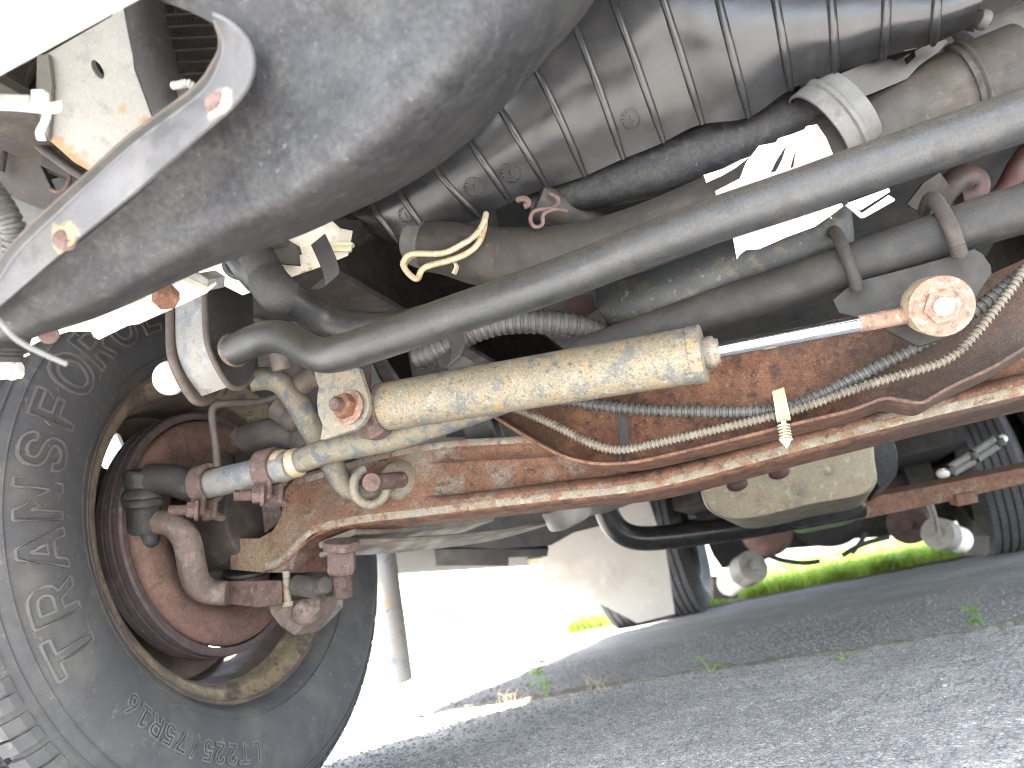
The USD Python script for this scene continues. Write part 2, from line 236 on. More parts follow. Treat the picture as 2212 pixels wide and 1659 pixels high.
M['rim_brown'] = mat('rim_brown', (0.059, 0.043, 0.038), [((0.098, 0.073, 0.059), 24, .48, .64)], (.55, .8), bump=(300, .3, .0005), fine=(600, 0.20))
M['rotor'] = mat('rotor', (0.101, 0.057, 0.046), [((0.142, 0.083, 0.065), 30, .47, .64, 7), ((0.058, 0.039, 0.036), 60, .53, .66, 7), ((0.219, 0.161, 0.126), 380, .60, .70)], (.7, .92), bump=(500, .45, .0006), fine=(600, .4))
M['rotor_edge'] = mat('rotor_edge', (0.053, 0.039, 0.041), [((0.081, 0.054, 0.052), 60, .5, .62), ((0.121, 0.107, 0.107), 140, .6, .7)], (.6, .85), bump=(400, .5, .0008), fine=(800, 0.27))
M['tan_clamp'] = mat('tan_clamp', (0.368, 0.296, 0.192), [((0.240, 0.136, 0.064), 70, .52, .64), ((0.480, 0.440, 0.352), 120, .54, .66)], (.45, .65), metal=.25, bump=(400, .3, .0004), bevel=.0005)
M['loom'] = mat('loom', (0.052, 0.052, 0.052), [((0.081, 0.078, 0.076), 60, .45, .65)], (.45, .62), bump=(500, .15, .0003), dust=((0.140, 0.119, 0.091), .3))
M['loom_pale'] = mat('loom_pale', (0.138, 0.120, 0.095), [((0.078, 0.066, 0.052), 50, .5, .62), ((0.183, 0.162, 0.125), 120, .56, .66)], (.55, .75), bump=(500, .2, .0003))
M['pan'] = mat('pan', (0.153, 0.135, 0.095), [((0.068, 0.063, 0.056), 36, .52, .72, 7), ((0.180, 0.113, 0.054), 48, .52, .72, 7), ((0.243, 0.225, 0.162), 70, .56, .68), ((0.198, 0.108, 0.045), 160, .60, .68)], (.38, .55), metal=.1, bump=(200, .3, .0006), fine=(400, 0.30))
M['sump'] = mat('sump', (0.023, 0.026, 0.029), [((0.058, 0.049, 0.034), 60, .53, .64), ((0.098, 0.094, 0.080), 140, .6, .7)], (.45, .65), bump=(240, .4, .0007), fine=(600, 0.27), bevel=.004)
M['flap'] = mat('flap', (.42, .40, .37), [((.36, .33, .30), 6, .46, .62), ((.46, .43, .38), 20, .55, .68)], (.6, .8), bump=(80, .2, .001))
M['shock_white'] = mat('shock_white', (.70, .68, .64), [((.5, .46, .4), 30, .54, .68)], (.4, .55), bump=None)
M['shock_grey'] = mat('shock_grey', (.20, .19, .175), [((.13, .12, .11), 30, .5, .66)], (.45, .6), bump=None)
M['post'] = mat('post', (0.132, 0.129, 0.127), [((0.072, 0.088, 0.110), 22, .54, .62), ((0.165, 0.110, 0.066), 16, .56, .66)], (.5, .7), bump=(100, .3, .001))
M['body_white'] = mat('body_white', (.78, .77, .74), [((.7, .68, .62), 6, .5, .7)], (.3, .4), bump=None)
M['paper'] = mat('paper', (0.515, 0.460, 0.382), [((0.429, 0.359, 0.281), 30, .5, .66), ((0.562, 0.523, 0.452), 70, .5, .66)], (.7, .85), bump=(200, .2, .0004))
M['ink'] = mat('ink', (.30, .25, .20), [], (.7, .8), bump=None)
M['gasket'] = mat('gasket', (0.058, 0.046, 0.039), [((0.089, 0.068, 0.055), 60, .5, .64)], (.6, .85), bump=(300, .5, .0006), bevel=.001)
M['leafspring'] = mat('leafspring', (.12, .105, .085), [((.2, .18, .14), 20, .5, .66)], (.5, .75), bump=(200, .3, .0006), bevel=.001)
M['stone'] = mat('stone', (.30, .28, .25), [((.42, .40, .37), 90, .5, .6), ((.18, .17, .16), 60, .52, .62)], (.7, .9), bump=(400, .3, .0005))
M['leaf'] = None
def leafmat(name, c, t):
    return usdkit.material(stage, '/World/Looks/'+name, {'g': ('geometry', {}), 'n': ('noise_texture', dict(scale=30., detail=2.)), 'r': ('rgb_ramp', {'ramp': [(.35, [x*.7 for x in c]), (.65, [x*1.3 for x in c])]}),
        'd': ('principled_bsdf', dict(roughness=.5)), 't': ('translucent_bsdf', dict(color=t)), 'm': ('mix_closure', dict(fac=.35))},
        [('g.position', 'n.vector'), ('n.fac', 'r.fac'), ('r.color', 'd.base_color'), ('d.BSDF', 'm.closure1'), ('t.BSDF', 'm.closure2')], surface='m.closure')
M['leaf'] = leafmat('leaf', (.15, .29, .06), (.26, .46, .08)); M['grass'] = leafmat('grass', (.19, .27, .045), (.32, .46, .06)); M['straw'] = leafmat('straw', (.34, .29, .20), (.25, .2, .12)); M['tree_leaf'] = leafmat('tree_leaf', (.11, .16, .05), (.25, .36, .09))
# asphalt: pale and dark stones in a dark binder
def asphalt(name, lift):
    c = lambda k: (k*lift, k*.97*lift, k*.92*lift)
    N = {'g': ('geometry', {}), 'v': ('voronoi_texture', dict(scale=420., feature='f1')), 'vc': ('separate_color', {}), 'r': ('rgb_ramp', {'ramp': [(0, c(.050)), (.5, c(.064)), (.74, c(.078)), (.88, c(.095)), (1, c(.12))]}),
         'n': ('noise_texture', dict(scale=3.5, detail=7., roughness=.65)), 'nr': ('map_range', dict(from_min=.3, from_max=.7, to_min=.72, to_max=1.28)), 'cc': ('combine_color', {}), 'm': ('mix', dict(mix_type='multiply', fac=1.0)),
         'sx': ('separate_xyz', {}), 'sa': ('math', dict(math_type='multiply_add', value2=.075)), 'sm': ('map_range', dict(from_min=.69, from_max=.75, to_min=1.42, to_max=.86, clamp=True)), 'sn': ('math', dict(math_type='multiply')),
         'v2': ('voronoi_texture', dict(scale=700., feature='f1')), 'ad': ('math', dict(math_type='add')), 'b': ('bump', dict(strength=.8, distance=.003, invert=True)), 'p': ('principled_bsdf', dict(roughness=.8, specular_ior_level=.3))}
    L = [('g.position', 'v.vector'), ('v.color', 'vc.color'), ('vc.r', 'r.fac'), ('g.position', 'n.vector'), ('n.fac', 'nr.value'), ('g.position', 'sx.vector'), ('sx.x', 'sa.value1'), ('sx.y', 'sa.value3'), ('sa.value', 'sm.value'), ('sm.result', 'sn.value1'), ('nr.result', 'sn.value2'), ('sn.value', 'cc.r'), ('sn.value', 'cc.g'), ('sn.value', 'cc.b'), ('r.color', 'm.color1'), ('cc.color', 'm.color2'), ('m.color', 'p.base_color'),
         ('g.position', 'v2.vector'), ('v.distance', 'ad.value1'), ('v2.distance', 'ad.value2'), ('ad.value', 'b.height'), ('b.normal', 'p.normal')]
    return usdkit.material(stage, '/World/Looks/'+name, N, L, surface='p.BSDF')
M['asphalt'] = asphalt('asphalt', 4.0)
M['soil'] = mat('soil', (.10, .07, .048), [((.06, .045, .035), 30, .5, .62), ((.07, .11, .025), 14, .52, .6)], (.85, .98), bump=(120, .8, .004))
M['seam'] = mat('seam', (.20, .18, .15), [((.13, .115, .095), 90, .5, .62), ((.30, .28, .25), 260, .56, .68)], (.85, .98), bump=(300, .8, .003))

# ------------------------------------------------------------------ scene tree helpers
_used = {}
def uniq(path):
    n = _used.get(path, 0); _used[path] = n+1
    return path if n == 0 else f'{path}_{n:03d}'
def data(prim, label=None, cat_=None, group=None, kind=None):
    for k, v in (('label', label), ('category', cat_), ('group', group), ('kind', kind)):
        if v: prim.SetCustomDataByKey(k, v)
def P(name, m, material, label=None, subs=(), smooth=35, kind=None): return dict(name=name, mesh=m, mat=material, label=label, subs=subs, smooth=smooth, kind=kind)
def thing(name, label, cat_, *parts, group=None, kind=None):
    """one thing: a single Mesh if it has one part named None, else an Xform at its base with its parts"""
    vs = np.vstack([p['mesh'].vertices for p in parts]); o = np.array([(vs[:, 0].min()+vs[:, 0].max())/2, (vs[:, 1].min()+vs[:, 1].max())/2, vs[:, 2].min()])
    path = uniq('/World/'+name)
    def put(p, pth, off):
        m = p['mesh'].copy(); m.vertices = m.vertices - off
        g = usdkit.mesh(stage, pth, m, M[p['mat']], smooth=p['smooth']); data(g.GetPrim(), p['label'], kind=p['kind'])
        for s in p['subs']: put(s, uniq(pth+'/'+s['name']), off)
        return g
    if len(parts) == 1 and parts[0]['name'] is None:
        g = put(dict(parts[0], label=None, kind=None), path, o)
    else:
        g = UsdGeom.Xform.Define(stage, path)
        for p in parts: put(p, uniq(path+'/'+p['name']), o)
    UsdGeom.Xformable(g).AddTranslateOp().Set(Gf.Vec3d(*o.tolist()))
    data(g.GetPrim(), label, cat_, group, kind); return g.GetPrim()
def one(name, label, cat_, m, material, smooth=35, group=None, kind=None): return thing(name, label, cat_, P(None, m, material, smooth=smooth), group=group, kind=kind)
def struct(name, m, material, smooth=False):
    g = usdkit.mesh(stage, uniq('/World/'+name), m, M[material], smooth=smooth); data(g.GetPrim(), kind='structure'); return g
def copy_of(prim, delta, label=None, group=None):
    path = uniq('/World/'+prim.GetName()); x = UsdGeom.Xform.Define(stage, path); x.GetPrim().GetReferences().AddInternalReference(prim.GetPath())
    o = prim.GetAttribute('xformOp:translate').Get(); x.GetPrim().GetAttribute('xformOp:translate').Set(Gf.Vec3d(*(np.array(o)+delta).tolist()))
    x.GetPrim().SetInstanceable(True); was = prim.GetCustomData(); data(x.GetPrim(), label or was['label'], was['category'], group or was.get('group')); return x.GetPrim()

# ================================================================== SETTING
def crack_y(x): return .70 - .075*(x-.45) + .02*np.sin(5.1*x+.6) + .012*np.sin(13*x) + .006*np.sin(31*x+1)
def ground_z(x, y):
    p = np.stack([x, y, 0*x], -1); g = (meshkit.fbm(p*7, 3, 3)-.5)*.008 + (meshkit.fbm(p*60, 3, 5)-.5)*.0055
    d = y - crack_y(x); jag = (meshkit.noise(p*55, 9)-.5)*.012; w = np.clip(meshkit.noise(p*np.array([6, 0, 0]), 4)*1.7-.35, 0, 1)
    g = g - .020*np.clip(w*1.5-.1, 0, 1)*np.exp(-((d+jag*1.4)/.0085)**2) + .006*np.exp(-((d+.03)/.035)**2)*meshkit.noise(p*25, 11) - .004*np.clip(np.exp(-((d+.015)/.05)**2), 0, 1)
    return np.where((np.abs(x) < 6) & (np.abs(y) < 6), g, 0)
gx = np.unique(np.r_[-300, -120, -60, -30, -15, -8, -5, -3, -2, np.linspace(-1.3, -.4, 40), np.linspace(-.4, 1.7, 300), np.linspace(1.72, 2.6, 20), 4, 8, 15, 30, 60, 120, 300])
gy = np.unique(np.r_[-300, -120, -60, -30, -15, -8, -4, -2, np.linspace(-1.2, -.35, 30), np.linspace(-.34, 1.2, 260), np.linspace(1.2, 3.12, 90), 4, 6, 10, 20, 40, 100, 300])
GX, GY = np.meshgrid(gx, gy, indexing='ij'); GZ = ground_z(GX, GY)
far = np.abs(GX - .6) > 3.2
GYe = GY
i, j = np.meshgrid(np.arange(len(gx)-1), np.arange(len(gy)-1), indexing='ij'); nyy = len(gy)
struct('asphalt_ground', quads(np.stack([GX, GYe, GZ], -1).reshape(-1, 3), np.stack([i*nyy+j, (i+1)*nyy+j, (i+1)*nyy+j+1, i*nyy+j+1], -1).reshape(-1, 4)), 'asphalt', smooth=True)
# pavement to the left rear and grass verge behind
vx = np.unique(np.r_[np.linspace(-.6, 3, 60), 5, 10, 30, 300]); vy = np.r_[np.linspace(3.02, 6, 40), 8, 12, 20, 40, 100, 300]
VX, VY = np.meshgrid(vx, vy, indexing='ij'); VZ = np.where(VY < 3.06, -.05, .006 + .035*np.clip((VY-3.1)/2.2, 0, 1)) + (meshkit.fbm(np.stack([VX, VY, 0*VX], -1)*5, 3, 8)-.5)*.03*np.clip(VY-3.1, 0, 1)
i, j = np.meshgrid(np.arange(len(vx)-1), np.arange(len(vy)-1), indexing='ij'); nv_ = len(vy)
struct('grass_verge', quads(np.stack([VX, VY, VZ], -1).reshape(-1, 3), np.stack([i*nv_+j, (i+1)*nv_+j, (i+1)*nv_+j+1, i*nv_+j+1], -1).reshape(-1, 4)), 'soil', smooth=True)
def blades(n, xr, yr, h, lean=.4, w=.004, dens=None):
    x = rng.uniform(*xr, n); y = yr[0] + (yr[1]-yr[0])*rng.uniform(0, 1, n)**1.8
    if dens is not None: k = dens(x, y) > rng.uniform(0, 1, n); x, y = x[k], y[k]; n = len(x)
    z = np.where(y < 3.06, 0, .006 + .035*np.clip((y-3.1)/2.2, 0, 1)); a = rng.uniform(0, 2*np.pi, n); hh = h*rng.uniform(.5, 1.3, n); b = rng.uniform(0, 2*np.pi, n)
    o = np.stack([x, y, z-.004], 1); s = np.stack([np.cos(a), np.sin(a), 0*a], 1)*(w*rng.uniform(.6, 1.4, n))[:, None]; l = np.stack([np.cos(b), np.sin(b), 0*b], 1)*(hh*lean)[:, None]
    zz = np.stack([0*hh, 0*hh, hh], 1); mid = o + l*.35 + zz*.6; tip = o + l + zz
    v = np.stack([o-s, o+s, mid-s*.8, mid+s*.8, tip], 1).reshape(-1, 3); k = np.arange(n)[:, None]*5
    f = np.concatenate([k+[0, 1, 3], k+[0, 3, 2], k+[2, 3, 4]]); return trimesh.Trimesh(v, f, process=False)
gr = cat(blades(52000, (-.6, 2.6), (3.16, 7.5), .07, dens=lambda x, y: np.clip(meshkit.fbm(np.stack([x, y, 0*x], -1)*4, 3, 2)*2.4-.75 + (y-3.2)*.9, 0, 1)))
one('grass', 'bright green grass growing on the verge behind the rear wheels', 'grass', gr, 'grass', smooth=False, kind='stuff')

sx = np.linspace(-.3, 1.7, 420); sv = np.linspace(0, 1, 12); SXg, SVg = np.meshgrid(sx, sv, indexing='ij')
wv = .018 + .055*meshkit.noise(np.stack([SXg*9, 0*SXg, 0*SXg], -1), 21) + .02*meshkit.noise(np.stack([SXg*50, 0*SXg, 0*SXg], -1), 22)
SYg = crack_y(SXg) - .012 - SVg*wv; SZg = ground_z(SXg, SYg) + .0045*np.sin(np.pi*SVg)**.6 - .0012 + (meshkit.fbm(np.stack([SXg, SYg, 0*SXg], -1)*120, 3, 6)-.5)*.006
i, j = np.meshgrid(np.arange(419), np.arange(11), indexing='ij')
one('soil_seam', 'thin uneven band of dirt gathered along the asphalt crack', 'dirt', quads(np.stack([SXg, SYg, SZg], -1).reshape(-1, 3), np.stack([i*12+j, i*12+j+1, (i+1)*12+j+1, (i+1)*12+j], -1).reshape(-1, 4)[:, ::-1]), 'seam', smooth=True, kind='stuff')
# loose stones on the asphalt
def pebble(r):
    m = trimesh.creation.icosphere(1, 1.0); m.vertices *= 1 + .35*(rng.uniform(size=(len(m.vertices), 1))-.5); m.apply_scale(np.array([1, .8, .55])*r); m.apply_transform(trimesh.transformations.rotation_matrix(rng.uniform(0, 6.3), [0, 0, 1])); return m
ps = []
for _ in range(1100):
    x = rng.uniform(-.5, 1.8); y = rng.uniform(-.4, 1.6) if rng.uniform() < .75 else rng.uniform(1.2, 3.0)
    if rng.uniform() < .25: y = crack_y(x) - .03 + rng.normal(0, .035)
    r = .0011 + .0022*rng.uniform()**4; m = pebble(r); m.apply_translation((x, y, float(ground_z(np.array([x]), np.array([y]))[0]) + r*.25)); ps.append(m)
base = trimesh.creation.icosphere(0, 1.0); nb = 34000
bx_ = rng.uniform(-.35, 1.6, nb); by_ = -.32 + 1.75*rng.uniform(0, 1, nb)**1.25; br = .0012 + .0023*rng.uniform(0, 1, nb)**2.4; bz_ = ground_z(bx_, by_) + br*.2
sc3 = np.stack([rng.uniform(.75, 1.3, nb), rng.uniform(.75, 1.3, nb), rng.uniform(.5, .9, nb)], 1)*br[:, None]; an = rng.uniform(0, 6.28, nb)
bv = base.vertices[None]*(1 + .3*(rng.uniform(size=(nb, 12, 1))-.5))*sc3[:, None]; ca_, sa_ = np.cos(an)[:, None], np.sin(an)[:, None]
bv = np.stack([bv[..., 0]*ca_ - bv[..., 1]*sa_, bv[..., 0]*sa_ + bv[..., 1]*ca_, bv[..., 2]], -1) + np.stack([bx_, by_, bz_], 1)[:, None]
agg = trimesh.Trimesh(bv.reshape(-1, 3), (base.faces[None] + 12*np.arange(nb)[:, None, None]).reshape(-1, 3), process=False)
M['aggregate'] = usdkit.material(stage, '/World/Looks/aggregate', {'g': ('geometry', {}), 'r': ('rgb_ramp', {'ramp': [(0, (.15, .15, .15)), (.4, (.26, .257, .25)), (.7, (.42, .41, .39)), (.9, (.60, .585, .56)), (1, (.70, .68, .64))]}), 'p': ('principled_bsdf', dict(roughness=.75, specular_ior_level=.3))}, [('g.random_per_island', 'r.fac'), ('r.color', 'p.base_color')], surface='p.BSDF')
one('asphalt_aggregate', 'small pale stones showing at the worn asphalt surface', 'aggregate', agg, 'aggregate', smooth=True, kind='stuff')
one('gravel', 'loose pale grit scattered over the cracked asphalt', 'gravel', cat(*ps), 'stone', kind='stuff')

# trees far beyond the left side
def bush(px, py, dist, h, spread, lab, n=700):
    b = D(px, py, dist); b[2] = 0; r_ = np.random.default_rng(int(px)); parts = [cyl(b, b+V(0, 0, h*.5), .05, r1=.03, n=8)]; limbs = []
    for k in range(9):
        a = r_.uniform(0, 6.28); s = b + V(0, 0, h*r_.uniform(.05, .4)); e = s + V(math.cos(a)*spread*.7, math.sin(a)*spread*.5, h*r_.uniform(.1, .5)); parts.append(cyl(s, e, .02, r1=.01, n=6)); limbs.append(e)
    cl = np.array(limbs); c = cl[r_.integers(0, len(cl), n)] + r_.normal(0, spread*.2, (n, 3))*V(1, 1, .8); c[:, 2] = np.abs(c[:, 2])
    a = r_.normal(size=(n, 3)); a /= np.linalg.norm(a, axis=1)[:, None]; d = np.cross(a, r_.normal(size=(n, 3))); d /= np.linalg.norm(d, axis=1)[:, None]; s = r_.uniform(.03, .08, n)[:, None]
    v = np.stack([c-a*s, c+d*s*.5, c+a*s, c-d*s*.5], 1).reshape(-1, 3); f = np.arange(n)[:, None]*4 + np.array([0, 1, 2, 3])
    thing('bush', lab, 'bush', P('stems', cat(*parts), 'leafspring'), P('foliage', quads(v, f), 'tree_leaf', smooth=False), group='bushes beyond the vehicle')
bush(905, 1300, 19., .95, 1.3, 'sunlit pale green bush in the bright gap, beside the grey jack leg')
bush(1010, 1290, 24., 1.1, 1.3, 'pale green bush in the bright gap, nearer to the mud flap')

# ================================================================== VEHICLE BODY (shell round the underside)
def wheel_arch(): return [V(-.34, -.40, .5), V(-.34, -.40, .62), V(-.34, -.28, .76), V(-.34, 0, .84), V(-.34, .28, .76), V(-.34, .42, .62), V(-.34, .46, .5)]
skirt_l = slab([V(-.34, -.97, .46), V(-.34, -.42, .46)] + wheel_arch() + [V(-.34, .50, .33), V(-.34, 2.2, .33), V(-.34, 2.34, .52), V(-.34, 2.4, .80), V(-.34, 3.35, .80), V(-.34, 3.35, 1.0), V(-.34, -.97, 1.0)], V(-.02, 0, 0))
skirt_r = skirt_l.copy(); skirt_r.vertices = skirt_r.vertices*V(-1, 1, 1) + V(1.51, 0, 0); skirt_r.vertices[skirt_r.vertices[:, 2] < .47, 2] = .30; skirt_r.invert()
thing('motorhome_shell', 'white motorhome body shell with dark floor above the running gear', 'motorhome',
      P('floor', cat(box(V(-.34, -.87, .86), V(1.85, 3.35, .90))), 'dark'), P('side_panel', skirt_l, 'body_white'), P('side_panel', skirt_r, 'body_white'),
      P('rear_panel', box(V(-.34, 3.35, .62), V(1.85, 3.37, 1.0)), 'body_white'),
      P('inner_fender', cat(slab([V(.055, -.42, .62), V(.055, -.30, .74), V(.055, 0, .82), V(.055, .3, .76), V(.055, .5, .60), V(.055, .5, .88), V(.055, -.42, .88)], V(.01, 0, 0)), ribbon(np.array([V(-.33, .45, .45), V(-.33, .40, .62), V(-.33, .26, .75), V(-.33, 0, .83), V(-.33, -.27, .75), V(-.33, -.38, .62)]), V(.385, 0, 0), .006, 24)), 'dark'))

# bumper: rounded white lip at the front, its lower edge runs across the upper left corner
e0, e1 = D(-260, 305, .33), D(330, -18, .37); dirb = unit(e1-e0); L0 = e0 - dirb*.05; L1 = e0 + dirb*1.1
def bumper_row(p):
    return [p + V(0, .004, .02), p, p + V(-.005, -.035, -.004), p + V(-.01, -.085, .02), p + V(-.012, -.11, .08), p + V(-.01, -.115, .22), p + V(0, -.10, .5)]
rows = [bumper_row(L0 + (L1-L0)*t) for t in np.linspace(-1.3, 1, 10)]
bm, _ = sheet(rows, 40, 50, .004)
one('front_bumper', 'glossy white front bumper lip in the upper left corner', 'bumper', bm, 'body_white')

# frame rails and cross pieces
def rail(x): return cat(box(V(x-.004, -.62, .56), V(x+.004, 3.3, .70)), box(V(x-.004, -.62, .556), V(x+.055, 3.3, .564)), box(V(x-.004, -.62, .696), V(x+.055, 3.3, .704)))
one('frame_rail', 'long dark frame rail above the left wheel', 'frame rail', rail(.27), 'dark_brown', group='frame rails')
one('frame_rail', 'long dark frame rail on the far right', 'frame rail', rail(1.19), 'dark_brown', group='frame rails')
eb = cat(box(V(.46, .02, .54), V(1.08, .75, .86)), *[box(V(.5+.11*k, -.005, .56), V(.53+.11*k, .03, .84)) for k in range(5)], cyl(V(.66, -.03, .62), V(.66, .04, .62), .085), cyl(V(.90, -.02, .70), V(.90, .04, .70), .06))
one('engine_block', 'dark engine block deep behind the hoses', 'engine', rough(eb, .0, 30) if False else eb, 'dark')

# ================================================================== FRONT WHEEL
WC = V(0, 0, .355)
side_prof = [(.000, .2225), (.010, .2265), (.017, .234), (.024, .246), (.030, .262), (.034, .280), (.034, .298), (.031, .314), (.0255, .328), (.019, .3385), (.0165, .341), (.0150, .3425), (.009, .352), (.002, .359), (-.006, .3630)]
tread = [(-.022, .3645), (-.0225, .357), (-.030, .357), (-.0305, .3655), (-.066, .3665), (-.0665, .358), (-.0735, .358), (-.074, .3665), (-.108, .3665), (-.1085, .358), (-.1155, .358), (-.116, .3655), (-.152, .3640)]
prof = side_prof + tread + [(-.152-(x+.006)*1.0, r) for x, r in reversed(side_prof)]
tyre_m = lathe([(x, r) for x, r in prof] + [(-.15, .215), (-.004, .215), prof[0]], WC, V(1, 0, 0), 180)
pa = np.array(side_prof); SX = lambda R: np.interp(R, pa[:, 1], pa[:, 0])
def wheel_pt(ang, R, off=0.0, x=None): return np.stack([(SX(R) if x is None else np.broadcast_to(x, np.shape(R))) + off, R*np.cos(ang), WC[2] + R*np.sin(ang)], -1)
def outline(txt, h, w, bold=False):
    """raised outline lettering: (segmented ring polygons in text units)"""
    m = meshkit.text_mesh(txt, h, .002, bold); sec = m.section(plane_origin=[0, 0, .001], plane_normal=[0, 0, 1]); p2, T = sec.to_2D()
    out = []
    for g in p2.polygons_full:
        g = shapely.affinity.affine_transform(g, [T[0, 0], T[0, 1], T[1, 0], T[1, 1], T[0, 3], T[1, 3]]); out.append(shapely.segmentize(g.simplify(h*.01), h*.12).boundary.buffer(w, quad_segs=2))
    return out
import shapely.affinity
def wrap(polys, a0, Rbase, up=.0018, stretch=1.0, solid=False):
    ms = []
    for g in polys:
        for gg in getattr(g, 'geoms', [g]):
            m = trimesh.creation.extrude_polygon(gg, .004, engine='earcut'); v = m.vertices; R = Rbase + v[:, 1]; a = a0 - v[:, 0]*stretch/(Rbase + .02)
            m.vertices = wheel_pt(a, R, np.where(v[:, 2] > .002, up, -.002)); ms.append(m)
    return cat(*ms)
def spaced(txt, h, w, step, a0, R, up=.0019, bold=True):
    ms = []
    for k, ch in enumerate(txt):
        if ch == ' ': continue
        ps_ = outline(ch, h, w, bold); cx = np.mean([(g.bounds[0]+g.bounds[2])/2 for g in ps_]); ps_ = [shapely.affinity.translate(g, -cx, 0) for g in ps_]
        ms.append(wrap(ps_, math.radians(a0 - k*step), R, up))
    return cat(*ms)
letters_big = spaced('TRANSFORCE', .046, .0012, 9.6, -153.5, .2760)
letters_small = spaced('LT225/75R16', .021, .0010, 4.05, -95.5, .2720)
# shoulder blocks of the tread, each with a sipe and a stepped edge
blk = []
for k in range(58):
    a = 2*np.pi*k/58
    for s, x0, x1, sk in ((1, -.0205, -.003, 0.0),):
        for (aa, bb) in ((a+.004, a+.044), (a+.052, a+.092)):
            A = np.array([aa, bb, bb, aa]); Xs = np.array([x0, x0, x1, x1]); v0 = wheel_pt(A, np.full(4, .3575), x=Xs); v1 = wheel_pt(A, np.array([.3705, .3705, .3665, .3665]), x=Xs)
            v2 = wheel_pt(A, np.full(4, .349), x=np.array([x0, x0, .0125, .0125])); v = np.vstack([v2, v0*0+wheel_pt(A, np.array([.3705, .3705, .3560, .3560]), x=np.array([x0, x0, .0095, .0095])), v1])
            f = [[0, 1, 5, 4], [1, 2, 6, 5], [2, 3, 7, 6], [3, 0, 4, 7], [4, 5, 9, 8], [5, 6, 10, 9], [6, 7, 11, 10], [7, 4, 8, 11], [8, 9, 10, 11]]; blk.append(quads(v, f))
    for x0, x1 in ((-.0635, -.033), (-.1055, -.0765)):
        for (aa, bb) in ((a+.004, a+.048), (a+.055, a+.100)):
            sk = .012; A = np.array([aa, bb, bb+sk, aa+sk]); Xs = np.array([x0, x0, x1, x1])
            v = np.vstack([wheel_pt(A, np.full(4, .364), x=Xs), wheel_pt(A, np.full(4, .3715), x=Xs)]); blk.append(quads(v, [[0, 1, 5, 4], [1, 2, 6, 5], [2, 3, 7, 6], [3, 0, 4, 7], [4, 5, 6, 7]]))
ringm = cat(*[lathe([(SX(R-w)-.001, R-w), (SX(R)+.0018, R-w*.5), (SX(R)+.0018, R+w*.5), (SX(R+w)-.001, R+w)], WC, V(1, 0, 0), 180) for R, w in ((.3415, .0016), (.3305, .0008), (.2420, .0009))])
marks = []
for k in range(46):   # little moulded ticks and stuck straw-like vents
    a = rng.uniform(-3.14, 3.14); R = rng.uniform(.235, .335); L = rng.uniform(.006, .016); b = rng.uniform(0, 6.28); aa = a + np.linspace(-1, 1, 4)*L/R*math.cos(b)*.5; RR = R + np.linspace(-1, 1, 4)*L*math.sin(b)*.5
    marks.append(sweep(wheel_pt(aa, RR, .0009), .00045, 5))
# rim
rim_prof = [(-.002, .2235), (.0055, .2250), (.0075, .2228), (.0065, .2195), (.001, .2165), (-.004, .2080), (-.008, .2015), (-.022, .1985), (-.028, .1960), (-.040, .1905), (-.055, .1875), (-.105, .1860), (-.112, .1800)]
rim_m = lathe(rim_prof + [(-.118, .186), (-.1, .194), (-.02, .203), (-.002, .2235)], WC, V(1, 0, 0), 128)
lip_m = lathe([(.0030, .2215), (.0062, .2190), (.0015, .2155), (-.0035, .2072), (-.0075, .2007), (-.0205, .1977), (-.0265, .1950), (-.0275, .1958), (-.022, .1988), (-.008, .2020), (-.003, .2085), (.0030, .2215)], WC, V(1, 0, 0), 128)
hp = []
for k in range(4):
    a = math.radians(124 + 90*k); hp.append([wheel_pt(a + t*.17, .152 + s*.021, x=-.108) for t, s in ((-1, -.6), (-.7, -1), (.7, -1), (1, -.6), (1, .6), (.7, 1), (-.7, 1), (-1, .6))])
disc = slab([wheel_pt(t, .187, x=-.108) for t in np.linspace(0, 2*np.pi, 96)[:-1]], V(-.006, 0, 0), hp)
rotor_face = lathe([(-.026, .148), (-.014, .1530), (-.006, .1505), (-.001, .144), (.001, .134), (.0015, .121), (-.001, .107), (-.007, .095), (-.018, .088), (-.05, .085), (-.075, .082), (-.085, .05)], WC, V(1, 0, 0), 96)
rotor_edge = cat(lathe([(-.012, .1545), (-.0105, .162), (-.013, .1645), (-.022, .1650), (-.0225, .1600), (-.0255, .1600), (-.026, .1655), (-.035, .1655), (-.0355, .1605), (-.0385, .1605), (-.039, .165), (-.050, .1640), (-.052, .155)], WC, V(1, 0, 0), 128))
thing('front_wheel', 'black front tyre on a rusty steel wheel, seen from its inner side', 'wheel',
      P('tyre', tyre_m, 'tyre', smooth=50, subs=(P('raised_lettering', letters_big, 'tyre_ridge', 'outlined brand lettering along the left of the sidewall', smooth=30), P('raised_lettering', letters_small, 'tyre_ridge', 'tyre size lettering at the bottom of the sidewall', smooth=30), P('tread_blocks', cat(*blk), 'tyre', smooth=False, kind='stuff'), P('sidewall_ring', ringm, 'tyre'), P('sidewall_ticks', cat(*marks), 'tan_rim', kind='stuff'))),
      P('rim', rim_m, 'rim_brown', smooth=50, subs=(P('rim_lip', lip_m, 'tan_rim', smooth=50), P('wheel_disc', disc, 'rim_brown'))))
thing('brake_rotor', 'round rust brown brake rotor inside the front wheel', 'brake rotor', P('rotor_face', rotor_face, 'rotor', smooth=60), P('rotor_edge', rotor_edge, 'rotor_edge', smooth=40))
